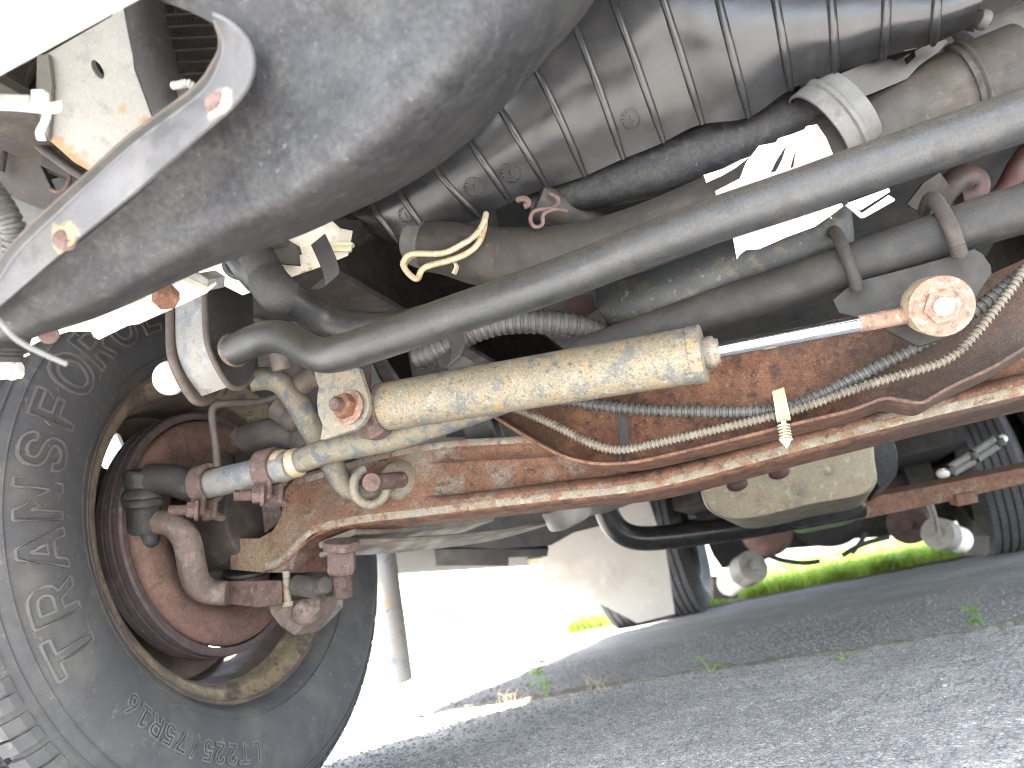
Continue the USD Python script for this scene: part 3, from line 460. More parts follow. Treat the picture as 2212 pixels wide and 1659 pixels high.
# caliper and hub mass behind the tie rod end
hub = cat(cyl(V(-.07, 0, .355), V(.05, 0, .355), .06), rough(box(V(-.02, .035, .26), V(.085, .12, .47)), .004, 40, 3), cyl(V(-.03, .01, .25), V(-.03, .01, .46), .035))
thing('brake_caliper', 'dark rusty brake caliper and hub deep inside the front wheel', 'caliper', P('hub', hub, 'dark_brown'), P('caliper_body', rough(trimesh.creation.capsule(.085, .03).apply_transform(trimesh.transformations.translation_matrix([.035, .085, .335])), .004, 30, 2), 'dark_brown'),
      P('knuckle_casting', rough(slab(G([(428, 1092), (470, 1070), (560, 1066), (604, 1090), (610, 1120), (575, 1150), (520, 1160), (492, 1190), (486, 1236), (470, 1262), (436, 1258), (424, 1200), (430, 1150)], y=.012), V(0, .05, 0)).subdivide_to_size(.012), .0025, 70, 8), 'iron', smooth=40), P('knuckle_bolt', cat(cyl(Y(484, 1128, .014), Y(484, 1128, -.004), .0135), hexa(Y(484, 1128, -.002), V(0, -1, 0), .0095, .008)), 'iron', smooth=30),
      P('caliper_bolt', cat(cyl(D(520, 945, .97), D(548, 952, .96), .011), hexa(D(512, 943, .975), D(548, 952, .96)-D(512, 943, .975), .013, .01)), 'rust_pink'), P('caliper_arm', cat(tube(G([(530, 950, .97), (600, 935, .95), (650, 950, .94), (690, 965, .93)]), [.018, .019, .014, .01], 30), ), 'dark_brown'))
brake_line = tube(G([(470, 1008, .90), (466, 960, .90), (459, 905, .905), (462, 880, .91), (485, 872, .92), (560, 868, .95), (600, 858, .96)]), .0045, 60, 12)
one('brake_hose', 'thin dark brake hose bending down to the left clamp', 'hose', brake_line, 'gasket')

# ================================================================== AXLE BEAM
yF, yB = -.040, .055
low = G([(573, 1224), (600, 1216), (640, 1180), (672, 1152), (740, 1136), (800, 1128), (900, 1118), (1032, 1101), (1208, 1081), (1320, 1070), (1384, 1063), (1509, 1034), (1678, 988), (1843, 945), (2000, 905), (2212, 855), (2500, 785)], y=yF)
top = G([(700, 1016), (740, 1004), (787, 985), (887, 963), (970, 950), (1130, 941), (1300, 928), (1500, 880), (1700, 828), (1900, 772), (2212, 690), (2500, 610)], y=yF)
lo_r = resample(spl(low, 400), 90)
xs_ = np.linspace(Y(668, 1100, yF)[0], low[-1, 0]-.01, 130); oo = np.argsort(low[4:, 0]); zl = np.interp(xs_, low[4:, 0][oo], low[4:, 2][oo]); zl = np.convolve(np.pad(zl, 4, 'edge'), np.ones(9)/9, 'valid'); ot = np.argsort(top[:, 0]); zt = np.interp(xs_, top[ot, 0], top[ot, 2]); zt = np.convolve(np.pad(zt, 4, 'edge'), np.ones(9)/9, 'valid')
xw0, xw1 = Y(900, 1040, yF)[0], Y(985, 1040, yF)[0]; rec = np.clip((xs_-xw0)/(xw1-xw0), 0, 1); rec = rec*rec*(3-2*rec)
def beam_strip(front, back=False):
    """rows of the forged section between named profile points"""
    R = []
    for x, l, t, w in zip(xs_, zl, zt, rec):
        yw = yF + (.030)*w; h = t-l; f1, f2 = .0095, .0085
        u_ = np.linspace(0, 1, 9); low_c = [(yF + (yw-yF)*(1-math.cos(q*math.pi/2))*1.0, l + f1 + .016*math.sin(q*math.pi/2)*.9) for q in u_]; top_c = [(yF + (yw-yF)*(1-math.cos(q*math.pi/2)), t - f2 - .015*math.sin(q*math.pi/2)) for q in u_]
        P_ = dict(under=[(yB, l-.0035), (yF*.0, l-.0045), (yF+.010, l-.0035), (yF+.004, l-.0012), (yF+.0012, l+.0008)], lip=[(yF+.0012, l+.0008), (yF, l+.0025), (yF, l+f1-.002), (yF+.0015*w, l+f1)], web=[(yF+.0015*w, l+f1)] + low_c[1:] + [(yw, l+h*.5)] + top_c[:0:-1] + [(yF+.0015*w, t-f2)], toplip=[(yF+.0015*w, t-f2), (yF, t-f2+.002), (yF, t-.0025), (yF+.002, t)], over=[(yF+.002, t), (0, t), (yB, t), (yB, l-.0035)])
        R.append([V(x, y, z) for y, z in P_[front]])
    R = np.array(R); n, k = R.shape[:2]; i, j = np.meshgrid(np.arange(n-1), np.arange(k-1), indexing='ij')
    return quads(R.reshape(-1, 3), np.stack([i*k+j, (i+1)*k+j, (i+1)*k+j+1, i*k+j+1], -1).reshape(-1, 4))
pad = slab(G([(497, 1163), (560, 1163), (590, 1146), (607, 1115), (616, 1060), (640, 1030), (690, 1014), (700, 1016), (700, 1134), (690, 1142), (665, 1162), (645, 1190), (628, 1238), (560, 1236), (498, 1230)], y=yF+.0015), V(0, yB-yF, 0))
pad_bevel = ribbon(resample(spl(G([(573, 1226), (600, 1217), (630, 1190), (664, 1158), (705, 1137), (740, 1131)], y=yF-.0005), 90), 40) + V(0, 0, .003), V(0, .012, 0), .0075)
pad_under = ribbon(resample(spl(G([(566, 1236), (600, 1226), (634, 1200), (668, 1166), (705, 1147), (735, 1139)], y=yF+.001), 90), 40), V(0, yB-yF-.004, 0), .003)
textm = meshkit.text_mesh('DO NOT BEND/HEAT OR WELD', .0125, .0016); tv = textm.vertices.copy()
t0, t1 = Y(1350, 1026, -.0105), Y(1840, 884, -.0105); ex = unit(t1-t0); ez = unit(V(0, 0, 1) - ex*ex[2]); sc_ = np.linalg.norm(t1-t0)/tv[:, 0].max()
textm.vertices = t0 + np.outer(tv[:, 0]*sc_, ex) + np.outer(tv[:, 1], ez) - np.outer(tv[:, 2], V(0, 1, 0)); textm.invert() if textm.volume < 0 else None
tn = meshkit.text_mesh('7 05Y', .011, .0008); tv = tn.vertices.copy(); t0 = Y(1022, 1040, -.0103); tn.vertices = t0 + np.outer(tv[:, 0], ex) + np.outer(tv[:, 1], ez) - np.outer(tv[:, 2], V(0, 1, 0))
nub = ball(Y(1150, 1020, -.0103), .0035, (1, .6, 1))
wash = lathe([(-.013, 0), (-.013, .0135), (-.010, .0185), (-.004, .0215), (.004, .026), (.03, .028)], Y(856, 1036, -.040), V(0.1, 1, 0), 48)
thing('axle_beam', 'rusty forged front axle beam running across under the vehicle', 'axle',
      P('web', beam_strip('web'), 'beam', smooth=60), P('lower_flange', beam_strip('lip'), 'flange', smooth=60), P('upper_flange', cat(beam_strip('toplip'), beam_strip('over')), 'flange', smooth=40), P('flange_underside', cat(beam_strip('under'), pad_under), 'rust', smooth=50), P('kingpin_pad', pad, 'beam', smooth=30), P('pad_edge', pad_bevel, 'flange', smooth=50),
      P('cast_lettering', cat(textm, nub), 'beam', 'cast warning lettering on the web', smooth=20), P('bolt_boss', wash, 'olive_metal', smooth=40))
thing('axle_pin', 'round headed rusty pin sticking out of the axle boss', 'pin', P('shaft', cyl(D(806, 1042, .835), D(868, 1036, .885), .0095), 'rust_pink'), P('head', cyl(D(802, 1042, .826), D(808, 1041, .84), .0105, .002), 'rust_pink'))
# king pin yoke and steering arm
thing('steering_arm', 'rusty steering arm curving from the king pin to the tie rod end', 'steering arm',
      P('arm', tube(G([(340, 1128, .905), (372, 1134, .90), (398, 1158, .90), (409, 1190, .905), (416, 1230, .91), (428, 1262, .92), (452, 1278, .93), (490, 1281, .935)]), [.014, .015, .016, .0165, .0165, .0165, .0155, .015], 60, 20), 'iron', smooth=60),
      P('yoke', rough(slab(G([(428, 1258), (470, 1256), (606, 1254), (610, 1270), (608, 1304), (560, 1312), (490, 1304), (440, 1300)], y=-.045), V(0, .075, 0)), .0006, 60), 'rust_pink', smooth=30),
      P('king_pin_collar', cat(cyl(D(538, 1270, .995), D(537, 1238, .995), .0265)), 'rust_pink'), P('dust_seal', cyl(D(537, 1240, .992), D(536, 1230, .992), .032), 'rubber'),
      P('stop_bracket', cat(slab(G([(580, 1306), (690, 1290), (690, 1318), (660, 1350), (636, 1372), (606, 1352), (585, 1325)], y=-.03), V(0, .05, 0)), ball(D(660, 1322, .93), .0165), ), 'iron'),
      P('stop_bolt', cat(cyl(D(640, 1264, .92), D(690, 1272, .90), .0125), stud(D(688, 1270, .90), D(716, 1258, .88)-D(688, 1270, .90), .010, .018)), 'dark_brown'),
      P('pinch_bolt', cat(cyl(D(618, 1232, .92), D(622, 1304, .92), .0045), hexa(D(622, 1300, .92), V(0, 0, -1), .007, .006)), 'flange'))
thing('spring_bolt', 'rusty hanging bolt with thick nut under the axle end', 'bolt',
      P('nut', cat(hexa(D(738, 1186, .90), D(738, 1244, .90)-D(738, 1186, .90), .0175, .029)), 'rust_pink', smooth=False), P('washer', cyl(D(738, 1168, .90), D(738, 1188, .90), .0215, .002), 'rust_pink'), P('stud', stud(D(739, 1236, .90), D(742, 1285, .90)-D(739, 1236, .90), .0115, .030), 'rust_pink'))
sp = [G([(690, 1200, .93), (900, 1186, 1.06), (1080, 1160, 1.20), (1180, 1132, 1.30), (1310, 1104, 1.45)]), G([(690, 1186, .94), (860, 1172, 1.06), (1000, 1150, 1.18)])]
thing('leaf_spring', 'dark leaf spring sweeping back from under the axle', 'leaf spring', P('leaf', ribbon(sp[0], V(.055, 0, .006), .006, 50), 'leafspring', smooth=40), P('leaf', ribbon(sp[1]+V(0, 0, .004), V(.055, 0, .006), .008, 40), 'leafspring', smooth=40))

# ================================================================== TIE ROD
def cy(u0, v0, d0, u1, v1, d1, r, c=None): return cyl(D(u0, v0, d0), D(u1, v1, d1), r, c)
ax_t = unit(D(600, 1010, .862) - D(440, 1048, .90))
socket = cat(rough(lathe([(0, 0), (0, .014), (.004, .020), (.018, .021), (.024, .0175), (.0245, 0)], D(308, 1058, .905), D(306, 1012, .905)-D(308, 1058, .905), 60), .0016, 90, 4), tube(G([(322, 1036, .905), (370, 1036, .902), (400, 1046, .90), (440, 1052, .898)]), [.019, .0185, .0185, .0205], 40, 24))
boot = rough(lathe([(0, .017), (.006, .0225), (.012, .0235), (.0135, .0205), (.016, .0235), (.022, .0235), (.0235, .019), (.030, .0185), (.050, .019), (.054, .017), (.056, 0)], D(309, 1052, .905), D(312, 1148, .905)-D(309, 1052, .905), 90), .0026, 75, 6)
castle = rough(lathe([(0, .0115), (.004, .0125), (.016, .0125), (.021, .010), (.024, .006), (.0245, 0)], D(320, 1140, .905), D(322, 1188, .905)-D(320, 1140, .905), 24), .0006, 120, 2)
def clamp(cu, cv, d, ax, R, w, drop):
    c = D(cu, cv, d); dn = unit(V(0, -.18, -1) - ax*(V(0, -.18, -1) @ ax)); fr = np.cross(ax, dn)
    th = np.radians(np.linspace(28, 332, 40)); ring = [c + R*(math.cos(t)*dn + math.sin(t)*fr) for t in th]
    ring = [ring[0] + dn*drop] + [ring[0] + dn*drop*.5] + ring + [ring[-1] + dn*drop*.5] + [ring[-1] + dn*drop]
    return ribbon(np.array(ring) - ax*w/2, ax*w, .0065), c, dn, fr
c1, cc1, dn1, fr1 = clamp(446, 1046, .893, ax_t, .0205, .0200, .022); c2, cc2, dn2, fr2 = clamp(584, 1013, .865, ax_t, .0205, .0220, .022)
def clampbolt(cc, dn, fr, s):
    b = cc + dn*.034*s; f = -fr if fr[1] > 0 else fr
    f = unit(f*.55 - ax_t*.85 + V(0, -.2, 0)); o = b + (-fr if fr[1] > 0 else fr)*.012 + ax_t*.002
    return cat(cyl(o - f*.002, o + f*.0025, .0125), hexa(o + f*.002, f, .0098, .009)), cat(stud(o + f*.008, f, .0062, .022), cyl(b + fr*.03*(-1 if fr[1] < 0 else 1), b - fr*.01, .005))
n1, s1 = clampbolt(cc1, dn1, fr1, 1); n2, s2 = clampbolt(cc2, dn2, fr2, 1)
thing('tie_rod', 'weathered tie rod with clamped sleeve reaching the front wheel', 'tie rod',
      P('sleeve', cat(cy(440, 1049, .893, 628, 1004, .852, .0165)), 'bracket_grey'), P('collar', cat(cy(598, 1009, .862, 622, 1003, .857, .0185, .004), cy(626, 1003, .856, 650, 996, .851, .0165, .004)), 'tan_clamp'),
      P('tube', tube(G([(640, 999, .852), (700, 977, .838), (760, 962, .826), (840, 946, .81), (920, 921, .795), (1000, 895, .78), (1120, 852, .757), (1250, 800, .73)]), [.0135, .0145, .015, .015, .014, .0135, .0135], 80), 'link_blue', smooth=60),
      P('clamp', c1, 'rust_pink', smooth=40, subs=(P('clamp_nut', n1, 'rust_pink', smooth=30), P('clamp_stud', s1, 'rust_pink'))), P('clamp', c2, 'rust_pink', smooth=40, subs=(P('clamp_nut', n2, 'rust_pink', smooth=30), P('clamp_stud', s2, 'rust_pink'))))
thing('tie_rod_end', 'grimy black ball joint with rubber boot at the tie rod end', 'ball joint', P('socket', socket, 'rubber', smooth=50), P('boot', boot, 'rubber', smooth=45), P('castle_nut', castle, 'rubber', smooth=40))
one('link_arm', 'curved bluish steel link arm behind the tie rod', 'link arm', tube(G([(540, 822, .86), (580, 818, .865), (612, 832, .87), (640, 868, .87), (668, 915, .87), (695, 962, .87), (722, 1012, .875), (745, 1048, .88), (782, 1066, .885), (815, 1060, .895)]), [.013, .0135, .014, .0145, .0125, .012], 80), 'link_blue', smooth=60)
one('pin_eye', 'worn steel eye hooked round the axle pin', 'eye ring', sweep(np.array([D(800 + 36*math.cos(a), 1050 + 40*math.sin(a), .866 + .01*math.cos(a)) for a in arc(40, -30, 250)]), .0055, 12), 'olive_metal', smooth=60)

# ================================================================== STEERING DAMPER
yd = -.165
A0, A1 = Y(824, 880, yd), Y(1521, 763, yd); ax_d = unit(A1-A0); Ld = np.linalg.norm(A1-A0); Rd = .0250
bodym = lathe([(-.001, 0), (-.001, Rd*.62), (.002, Rd*.88), (.007, Rd*.985), (.013, Rd), (Ld-.012, Rd*1.02), (Ld-.0118, Rd*1.05), (Ld-.001, Rd*1.05), (Ld, Rd*1.0), (Ld+.0005, Rd*.6), (Ld+.0005, 0)], A0, ax_d, 64)
seal = rough(lathe([(0, .0132), (.006, .0145), (.009, .0140), (.0105, .0115), (.013, .0110), (.0135, 0)], A1, ax_d, 40), .0004, 150, 1)
rodend = Y(1940, 684, yd); rstart = A1 + ax_d*.012
axr = unit(rodend-rstart); Lr = np.linalg.norm(rodend-rstart)
rodm = cyl(rstart, rstart + axr*(Lr*.80), .0068, .0003, 40); rodr = rough(cyl(rstart + axr*(Lr*.798), rodend + axr*.006, .0071, .0003, 40), .0004, 200, 2)
eyec = Y(2020, 660, yd); eax = unit(V(.02, -1, -.36))
eyeb = lathe([(0, 0), (0, .0195), (.002, .0225), (.004, .0235), (.028, .0240), (.030, .0225), (.030, 0)], eyec - eax*.014, eax, 56)
washd = lathe([(0, .012), (0, .0228), (.0012, .0240), (.0030, .0235), (.0036, .021), (.0036, 0)], eyec + eax*.0165, eax, 56)
nutd = hexa(eyec + eax*.0195, eax, .0140, .0042); pind = lathe([(0, 0), (0, .0072), (.0026, .0074), (.0036, .0066), (.0038, 0)], eyec + eax*.0235, eax, 36)
bush = cat(lathe([(0, 0), (0, .0195), (.002, .0215), (.017, .0215), (.019, .0195), (.019, 0)], Y(800, 905, yd) + V(0, -.004, 0), V(0, 1, .05), 40))
thing('steering_damper', 'long olive steering damper cylinder with a shiny piston rod', 'damper',
      P('cylinder', bodym, 'damper', smooth=40), P('end_cap', lathe([(0, Rd*.60), (-.0008, Rd*.9), (.002, Rd*.99), (.006, Rd*1.004), (.006, Rd*.9)], A0 - ax_d*.0014, ax_d, 64), 'rust_pink', smooth=50), P('seal', seal, 'olive_metal', smooth=50), P('piston_rod', rodm, 'chrome', smooth=40), P('rod_end', rodr, 'rust_orange', 'rusted end of the piston rod', smooth=50),
      P('eye', eyeb, 'tan_clamp', smooth=40, subs=(P('washer', washd, 'rust_orange', smooth=40), P('nut', nutd, 'rust_orange', smooth=False), P('bolt_end', pind, 'bolt_end', smooth=40))), P('left_bushing', bush, 'rust_pink', smooth=40))
yb = -.195
brk = slab(G([(678, 795), (681, 814), (689, 838), (686, 852), (685, 870), (687, 894), (697, 918), (694, 936), (692, 950), (703, 948), (735, 938), (765, 928), (782, 915), (792, 898), (798, 876), (795, 855), (788, 835), (775, 795)], y=yb), V(0, .007, 0))
bw = Y(755, 880, yb-.001); bx = unit(V(-.16, -1, .06))
thing('damper_bracket', 'flat grey olive bracket with a big rusty nut left of the damper', 'bracket', P('plate', brk, 'olive_metal', smooth=20), P('flange_washer', lathe([(-.001, 0), (-.001, .0172), (.001, .0174), (.003, .0150), (.004, 0)], bw, bx, 44), 'rust_orange', smooth=40), P('nut', rough(hexa(bw + bx*.002, bx, .0128, .0125), .0003, 200), 'rust', smooth=20), P('stud', stud(bw + bx*.012, bx, .0068, .0105), 'rust_pink'))

# ================================================================== SWAY BAR and its hanger
ys = -.30
sb_pts = np.vstack([G([(505, 757, .742), (530, 745, .735), (562, 732, .727), (605, 728, .711), (645, 744, .693), (690, 766, .668), (737, 762, .652)]), G([(830, 733), (1000, 674), (1220, 599), (1475, 500), (1700, 424), (1875, 363), (2212, 248), (2420, 176)], y=ys)])
thing('sway_bar', 'thick black sway bar crossing the whole picture diagonally', 'sway bar', P('bar', tube(sb_pts, [.0155, .0158, .0163, .0166, .0167, .0170, .0173], 160, 36), 'black_bar', smooth=60), P('end_collar', lathe([(0, .010), (0, .0158), (.003, .0172), (.008, .0160), (.009, .012)], D(500, 759, .746), D(530, 745, .735)-D(500, 759, .746), 36), 'rust_pink', smooth=50))
xr = X(503, 836, .225)[0]
front = G([(445, 600), (447, 690), (452, 740), (470, 786), (503, 834), (530, 832), (549, 812), (553, 780), (548, 700), (545, 600)], x=xr)
wx = V(-.042, 0, 0)
pl_r = slab(front, V(-.004, 0, 0)); pl_l = slab(front + wx*1.0 + V(0, -.002, -.003), V(-.005, 0, 0))
strapline = resample(spl(front[[0, 1, 2, 3, 4]], 60), 40)
strap = ribbon(strapline + V(-.004, 0.001, .002), wx + V(.005, 0, 0), .003)
edge_r = tube(resample(spl(front[[0, 1, 2, 3, 4, 5, 6]], 80), 50) + V(-.002, 0, 0), .0032, 60, 8); edge_l = tube(resample(spl(front[[0, 1, 2, 3, 4, 5]], 80), 50) + wx + V(-.004, -.002, -.003), .0046, 60, 8)
thing('sway_bar_hanger', 'grey strap bracket with dark side plates holding the sway bar end', 'bracket', P('strap', strap, 'bracket_grey', smooth=50), P('side_plate', pl_r, 'dark'), P('side_plate', pl_l, 'dark_brown'), P('rubber_edge', edge_r, 'gasket', smooth=50), P('rubber_edge', edge_l, 'gasket', smooth=50))
one('hanger_end_cap', 'pale round cap sticking out left of the sway bar bracket', 'cap', ball(D(368, 816, .80), .0185, (1.0, .9, 1.0), 4), 'shock_white', smooth=True)

# ================================================================== CROSSMEMBER
yp, yl = -.052, -.112
curve_px = [(1035, 878), (1060, 895), (1140, 945), (1200, 978), (1240, 993), (1290, 1001), (1360, 999), (1480, 974), (1640, 935), (1760, 905), (1840, 885), (1890, 866), (1920, 860), (1985, 870), (2008, 862), (2060, 832), (2130, 800), (2180, 772), (2240, 735), (2330, 690)]
cv = resample(spl(G(curve_px, y=yl), 400), 140); cvb = cv*V(1, 0, 1) + V(0, yp, 0)
plate = slab(np.vstack([cvb, G([(2400, 560), (2212, 560), (2100, 610), (2000, 660), (1800, 690), (1545, 752), (1200, 820), (1040, 862)], y=yp)]), V(0, .004, 0))
# the plate is drawn in towards the lip: a lip ribbon and a side wall
lipm = ribbon(cv, V(0, yp-yl, 0), .0042)
thing('engine_crossmember', 'rusty pressed steel crossmember with an upturned lip behind the conduits', 'crossmember', P('panel', rough(plate, .0004, 40), 'rust', smooth=30), P('lip', lipm, 'rust', smooth=40))
sc = -.098
cd1 = G([(1180, 862), (1240, 868), (1330, 880), (1480, 888), (1600, 890), (1680, 885), (1740, 868), (1850, 815), (1960, 760), (2030, 722), (2090, 682), (2150, 638), (2212, 588), (2300, 520)], y=-.085)
cd2 = G([(1080, 868), (1135, 891), (1200, 920), (1270, 955), (1310, 969), (1340, 972), (1400, 962), (1560, 925), (1640, 906), (1720, 885), (1800, 857), (1860, 836), (1960, 806), (2030, 784), (2075, 756), (2110, 718), (2150, 668), (2185, 622), (2230, 560), (2290, 490)], y=-.100)
one('dark_conduit', 'thick dark grey corrugated conduit lying across the rusty crossmember', 'conduit', conduit(cd1, .0064, .0060, .20, gap=.3), 'loom')
one('pale_conduit', 'thin pale corrugated conduit sagging along the crossmember lip', 'conduit', conduit(cd2, .0045, .0042, .26, gap=.42, jitter=.02), 'loom_pale')
kb = G([(1668, 846), (1694, 838), (1708, 904), (1678, 910)], y=-.116)
fir = [cyl(Y(1692, 908, -.118), Y(1699, 962, -.118), .0022)] + [lathe([(0, .0022), (.0002, .0052), (.0014, .0056), (.0018, .002)], Y(1692 + 7*t, 915 + 40*t, -.118), Y(1699, 962, -.118)-Y(1692, 908, -.118), 12) for t in np.linspace(.05, .85, 6)] + [lathe([(0, .006), (.008, .0006)], Y(1697, 948, -.118), Y(1699, 962, -.118)-Y(1692, 908, -.118), 12)]
thing('conduit_clip', 'cream plastic clip with fir tree peg round the dark conduit', 'clip', P('band', cat(slab(kb, V(0, .002, 0)), ribbon(G([(1668, 846), (1694, 838)], y=-.116), V(0, .03, 0), .0018), ribbon(G([(1678, 910), (1708, 904)], y=-.116), V(0, .03, 0), .0018), *[slab(kb[[0, 1, 2, 3]]*.0 + G([(1676+k, 850), (1679+k, 849), (1692+k, 902), (1689+k, 903)], y=-.1165), V(0, -.0008, 0)) for k in (0, 9)]), 'tan_clamp'), P('peg', cat(*fir), 'cream'))
one('black_tie', 'frayed black tie hanging over the pale conduit', 'cable tie', cat(ribbon(G([(1316, 868), (1332, 905), (1338, 950), (1336, 975)], y=-.07), V(.010, .0, 0), .0015, 20), tube(G([(1332, 960), (1340, 985), (1336, 1000)], y=-.09), .002, 16, 8)), 'rubber')

# ================================================================== RELAY ROD, U-BOLTS and PLATE
yr = -.118
rr_pts = G([(1240, 775), (1400, 720), (1550, 668), (1700, 619), (1850, 569), (2020, 512), (2120, 478), (2212, 450), (2400, 392)], y=yr)
one('relay_rod', 'dusty black relay rod behind the damper on the right', 'steering rod', tube(rr_pts, [.0190, .0192, .0195, .0197, .0200, .0210, .022], 100, 32), 'rod_black', smooth=60)
def ubolt(top_, mid, bot, r):
    c = G([top_, mid, bot], y=yr); T = c[0]; B = c[2]; n = V(0, -1, -.1)
    p = [T + V(0, .03, .012), T + V(0, .012, .012), T + n*.010 + V(0, 0, .006), T*.7+B*.3 + n*.0235, T*.45+B*.55 + n*.0275, T*.15+B*.85 + n*.026, B + n*.022]
    sh = tube(p, r, 60, 14); d = unit(p[-1]-p[-2]); th_ = cat(*[lathe([(0, r*.9), (.0003, r*1.06), (.001, r*.9)], p[-1] - d*.010 + d*.0022*k, d, 16) for k in range(5)])
    return cat(sh, th_)
thing('u_bolt', 'dark u-bolt over the relay rod left of the round damper eye', 'u-bolt', P('bow', ubolt((1808, 522), (1832, 580), (1848, 638), .0056), 'rod_black', smooth=50), group='u-bolts on the relay rod')
thing('u_bolt', 'thicker dusty u-bolt over the relay rod, above the round damper eye', 'u-bolt', P('bow', ubolt((2018, 452), (2050, 510), (2062, 568), .0064), 'dark_brown', smooth=50), group='u-bolts on the relay rod')
plate_r = slab(G([(1800, 648), (1830, 622), (1860, 606), (1960, 580), (2060, 552), (2104, 538), (2122, 548), (2140, 574), (2142, 590), (2120, 622), (2092, 672), (2040, 730), (1985, 748), (1930, 720), (1880, 690), (1812, 676)], y=yr-.012), V(0, .006, 0))
one('damper_plate', 'dusty flat steel plate clamped under the relay rod behind the damper eye', 'plate', plate_r, 'rod_black')

# ================================================================== FAN SHROUD with ribs
ribs_px = [((760, 455), (768, 468), (800, 500)), ((792, 425), (815, 462), (862, 524)), ((835, 372), (873, 432), (928, 512)), ((905, 308), (957, 385), (1037, 470)), ((972, 236), (1035, 336), (1104, 437)), ((1020, 130), (1105, 275), (1184, 407)), ((1075, 0), (1184, 200), (1264, 380)), ((1160, -130), (1268, 120), (1347, 343)), ((1250, -190), (1352, 75), (1434, 307)), ((1350, -240), (1440, 20), (1518, 268)), ((1490, -250), (1570, 70), (1618, 253)), ((1630, -240), (1686, 60), (1708, 193)), ((1770, -230), (1800, 60), (1805, 163)), ((1910, -220), (1914, 40), (1908, 124)), ((2035, -210), (2022, 30), (2016, 95)), ((2130, -200), (2122, 0), (2104, 52))]
def rib_pts(k, t_):
    d = np.interp(k, [0, 4, 8, 12, 15], [.79, .72, .655, .60, .565]); a, b, c = t_
    s = np.interp(k, [0, 3, 6], [.25, .6, 1])
    return np.array([D(a[0], a[1], d+.035*s), D(b[0], b[1], d-.012*s), D(c[0], c[1], d+.018*s)])
rows = [rib_pts(k, t) for k, t in enumerate(ribs_px)]
def wob(Q): return (meshkit.fbm(Q*18, 3, 5)-.5)*.003
shm, SQ = sheet(rows, 150, 50, -.004, wob)
sub = []
R50 = np.array([spl(r, 40) for r in rows])
from scipy.spatial import cKDTree
kt = cKDTree(SQ.reshape(-1, 3)); nrm = np.cross(np.gradient(SQ, axis=0), np.gradient(SQ, axis=1)).reshape(-1, 3); nrm /= np.linalg.norm(nrm, axis=1)[:, None]
if (nrm[len(nrm)//2] @ (EYE - SQ.reshape(-1, 3)[len(nrm)//2])) < 0: nrm = -nrm
def on_shroud(p, off=0.0):
    i = kt.query(p)[1]; return SQ.reshape(-1, 3)[i] + nrm[i]*off
shroud_ribs = []
for k in range(1, 15):
    p = spl(rows[k], 40)[:]; shroud_ribs.append(P('rib', sweep(p, np.interp(np.arange(40), [0, 34, 39], [.0036, .0036, .0024]), 10), 'plastic', smooth=50))
stamps = []
for (u, v, r) in ((1104, 371, .0098), (1025, 403, .0098), (872, 465, .008), (1361, 262, .0085)):
    c = D(u, v, .7); k0 = kt.query(EYE + ray(u, v)*np.array([[.55+.004*i] for i in range(80)]))[0].argmin(); c = EYE + ray(u, v)*(.55+.004*k0); i0 = kt.query(c)[1]; c, n = SQ.reshape(-1, 3)[i0], nrm[i0]
    a = unit(np.cross(n, [0, 0, 1.])); b = np.cross(n, a); g = [sweep(np.array([c + r*(math.cos(t)*a + math.sin(t)*b) for t in np.linspace(0, 2*np.pi, 40)]) , .0005, 6)]
    for t in np.linspace(0, 2*np.pi, 13)[:-1]: g.append(sweep(np.array([c + r*.68*(math.cos(t)*a + math.sin(t)*b), c + r*.86*(math.cos(t+.1)*a + math.sin(t+.1)*b)]), .0006, 5))
    g.append(sweep(np.array([c - a*r*.05 - b*r*.35, c + a*r*.1 + b*r*.4]), .0007, 5)); g.append(sweep(np.array([c + a*r*.1 + b*r*.4, c - a*r*.18 + b*r*.2]), .0006, 5)); stamps.append(P('moulding_stamp', cat(*g), 'plastic'))
low_edge = spl(np.array([r[2] for r in rows]), 100)
tabs = P('end_flange', slab(G([(1800, 166), (1905, 122), (1935, 132), (2030, 82), (2048, 88), (2030, 110), (1985, 142), (1960, 170), (1900, 195), (1850, 215), (1812, 225), (1795, 200)], d=.612), FW*.004, [G([(1952, 128), (1976, 108), (1978, 122), (1958, 140)], d=.612)]), 'plastic')
tx = meshkit.text_mesh('MAYX', .010, .001); tv = tx.vertices.copy(); k0 = 13.35
c0, c1_ = on_shroud(D(1975, 92, .60)), on_shroud(D(1962, 2, .60)); exx = unit(c1_-c0); ii = kt.query(c0)[1]; eyy = unit(np.cross(nrm[ii], exx)); tx.vertices = c0 + np.outer(tv[:, 0], exx) + np.outer(tv[:, 1], eyy) + np.outer(tv[:, 2]+.0004, nrm[ii])
thing('fan_shroud', 'big black ribbed plastic shroud across the top right', 'shroud', P('shell', shm, 'plastic', smooth=60), *shroud_ribs, *stamps, P('moulded_lettering', tx, 'plastic'), tabs)
one('air_duct', 'smooth black duct along the lower edge of the ribbed shroud', 'duct', rough(tube(G([(1150, 445, .745), (1230, 425, .735), (1370, 382, .715), (1500, 338, .70), (1640, 285, .685), (1770, 232, .672), (1900, 180, .66), (2040, 110, .645)]), [.012, .019, .026, .029, .029, .029, .028], 90, 32), .0012, 25, 3), 'airdam', smooth=60)
sq = np.array([D(900 + 40*t, 525, .80) for t in (0, 1)])

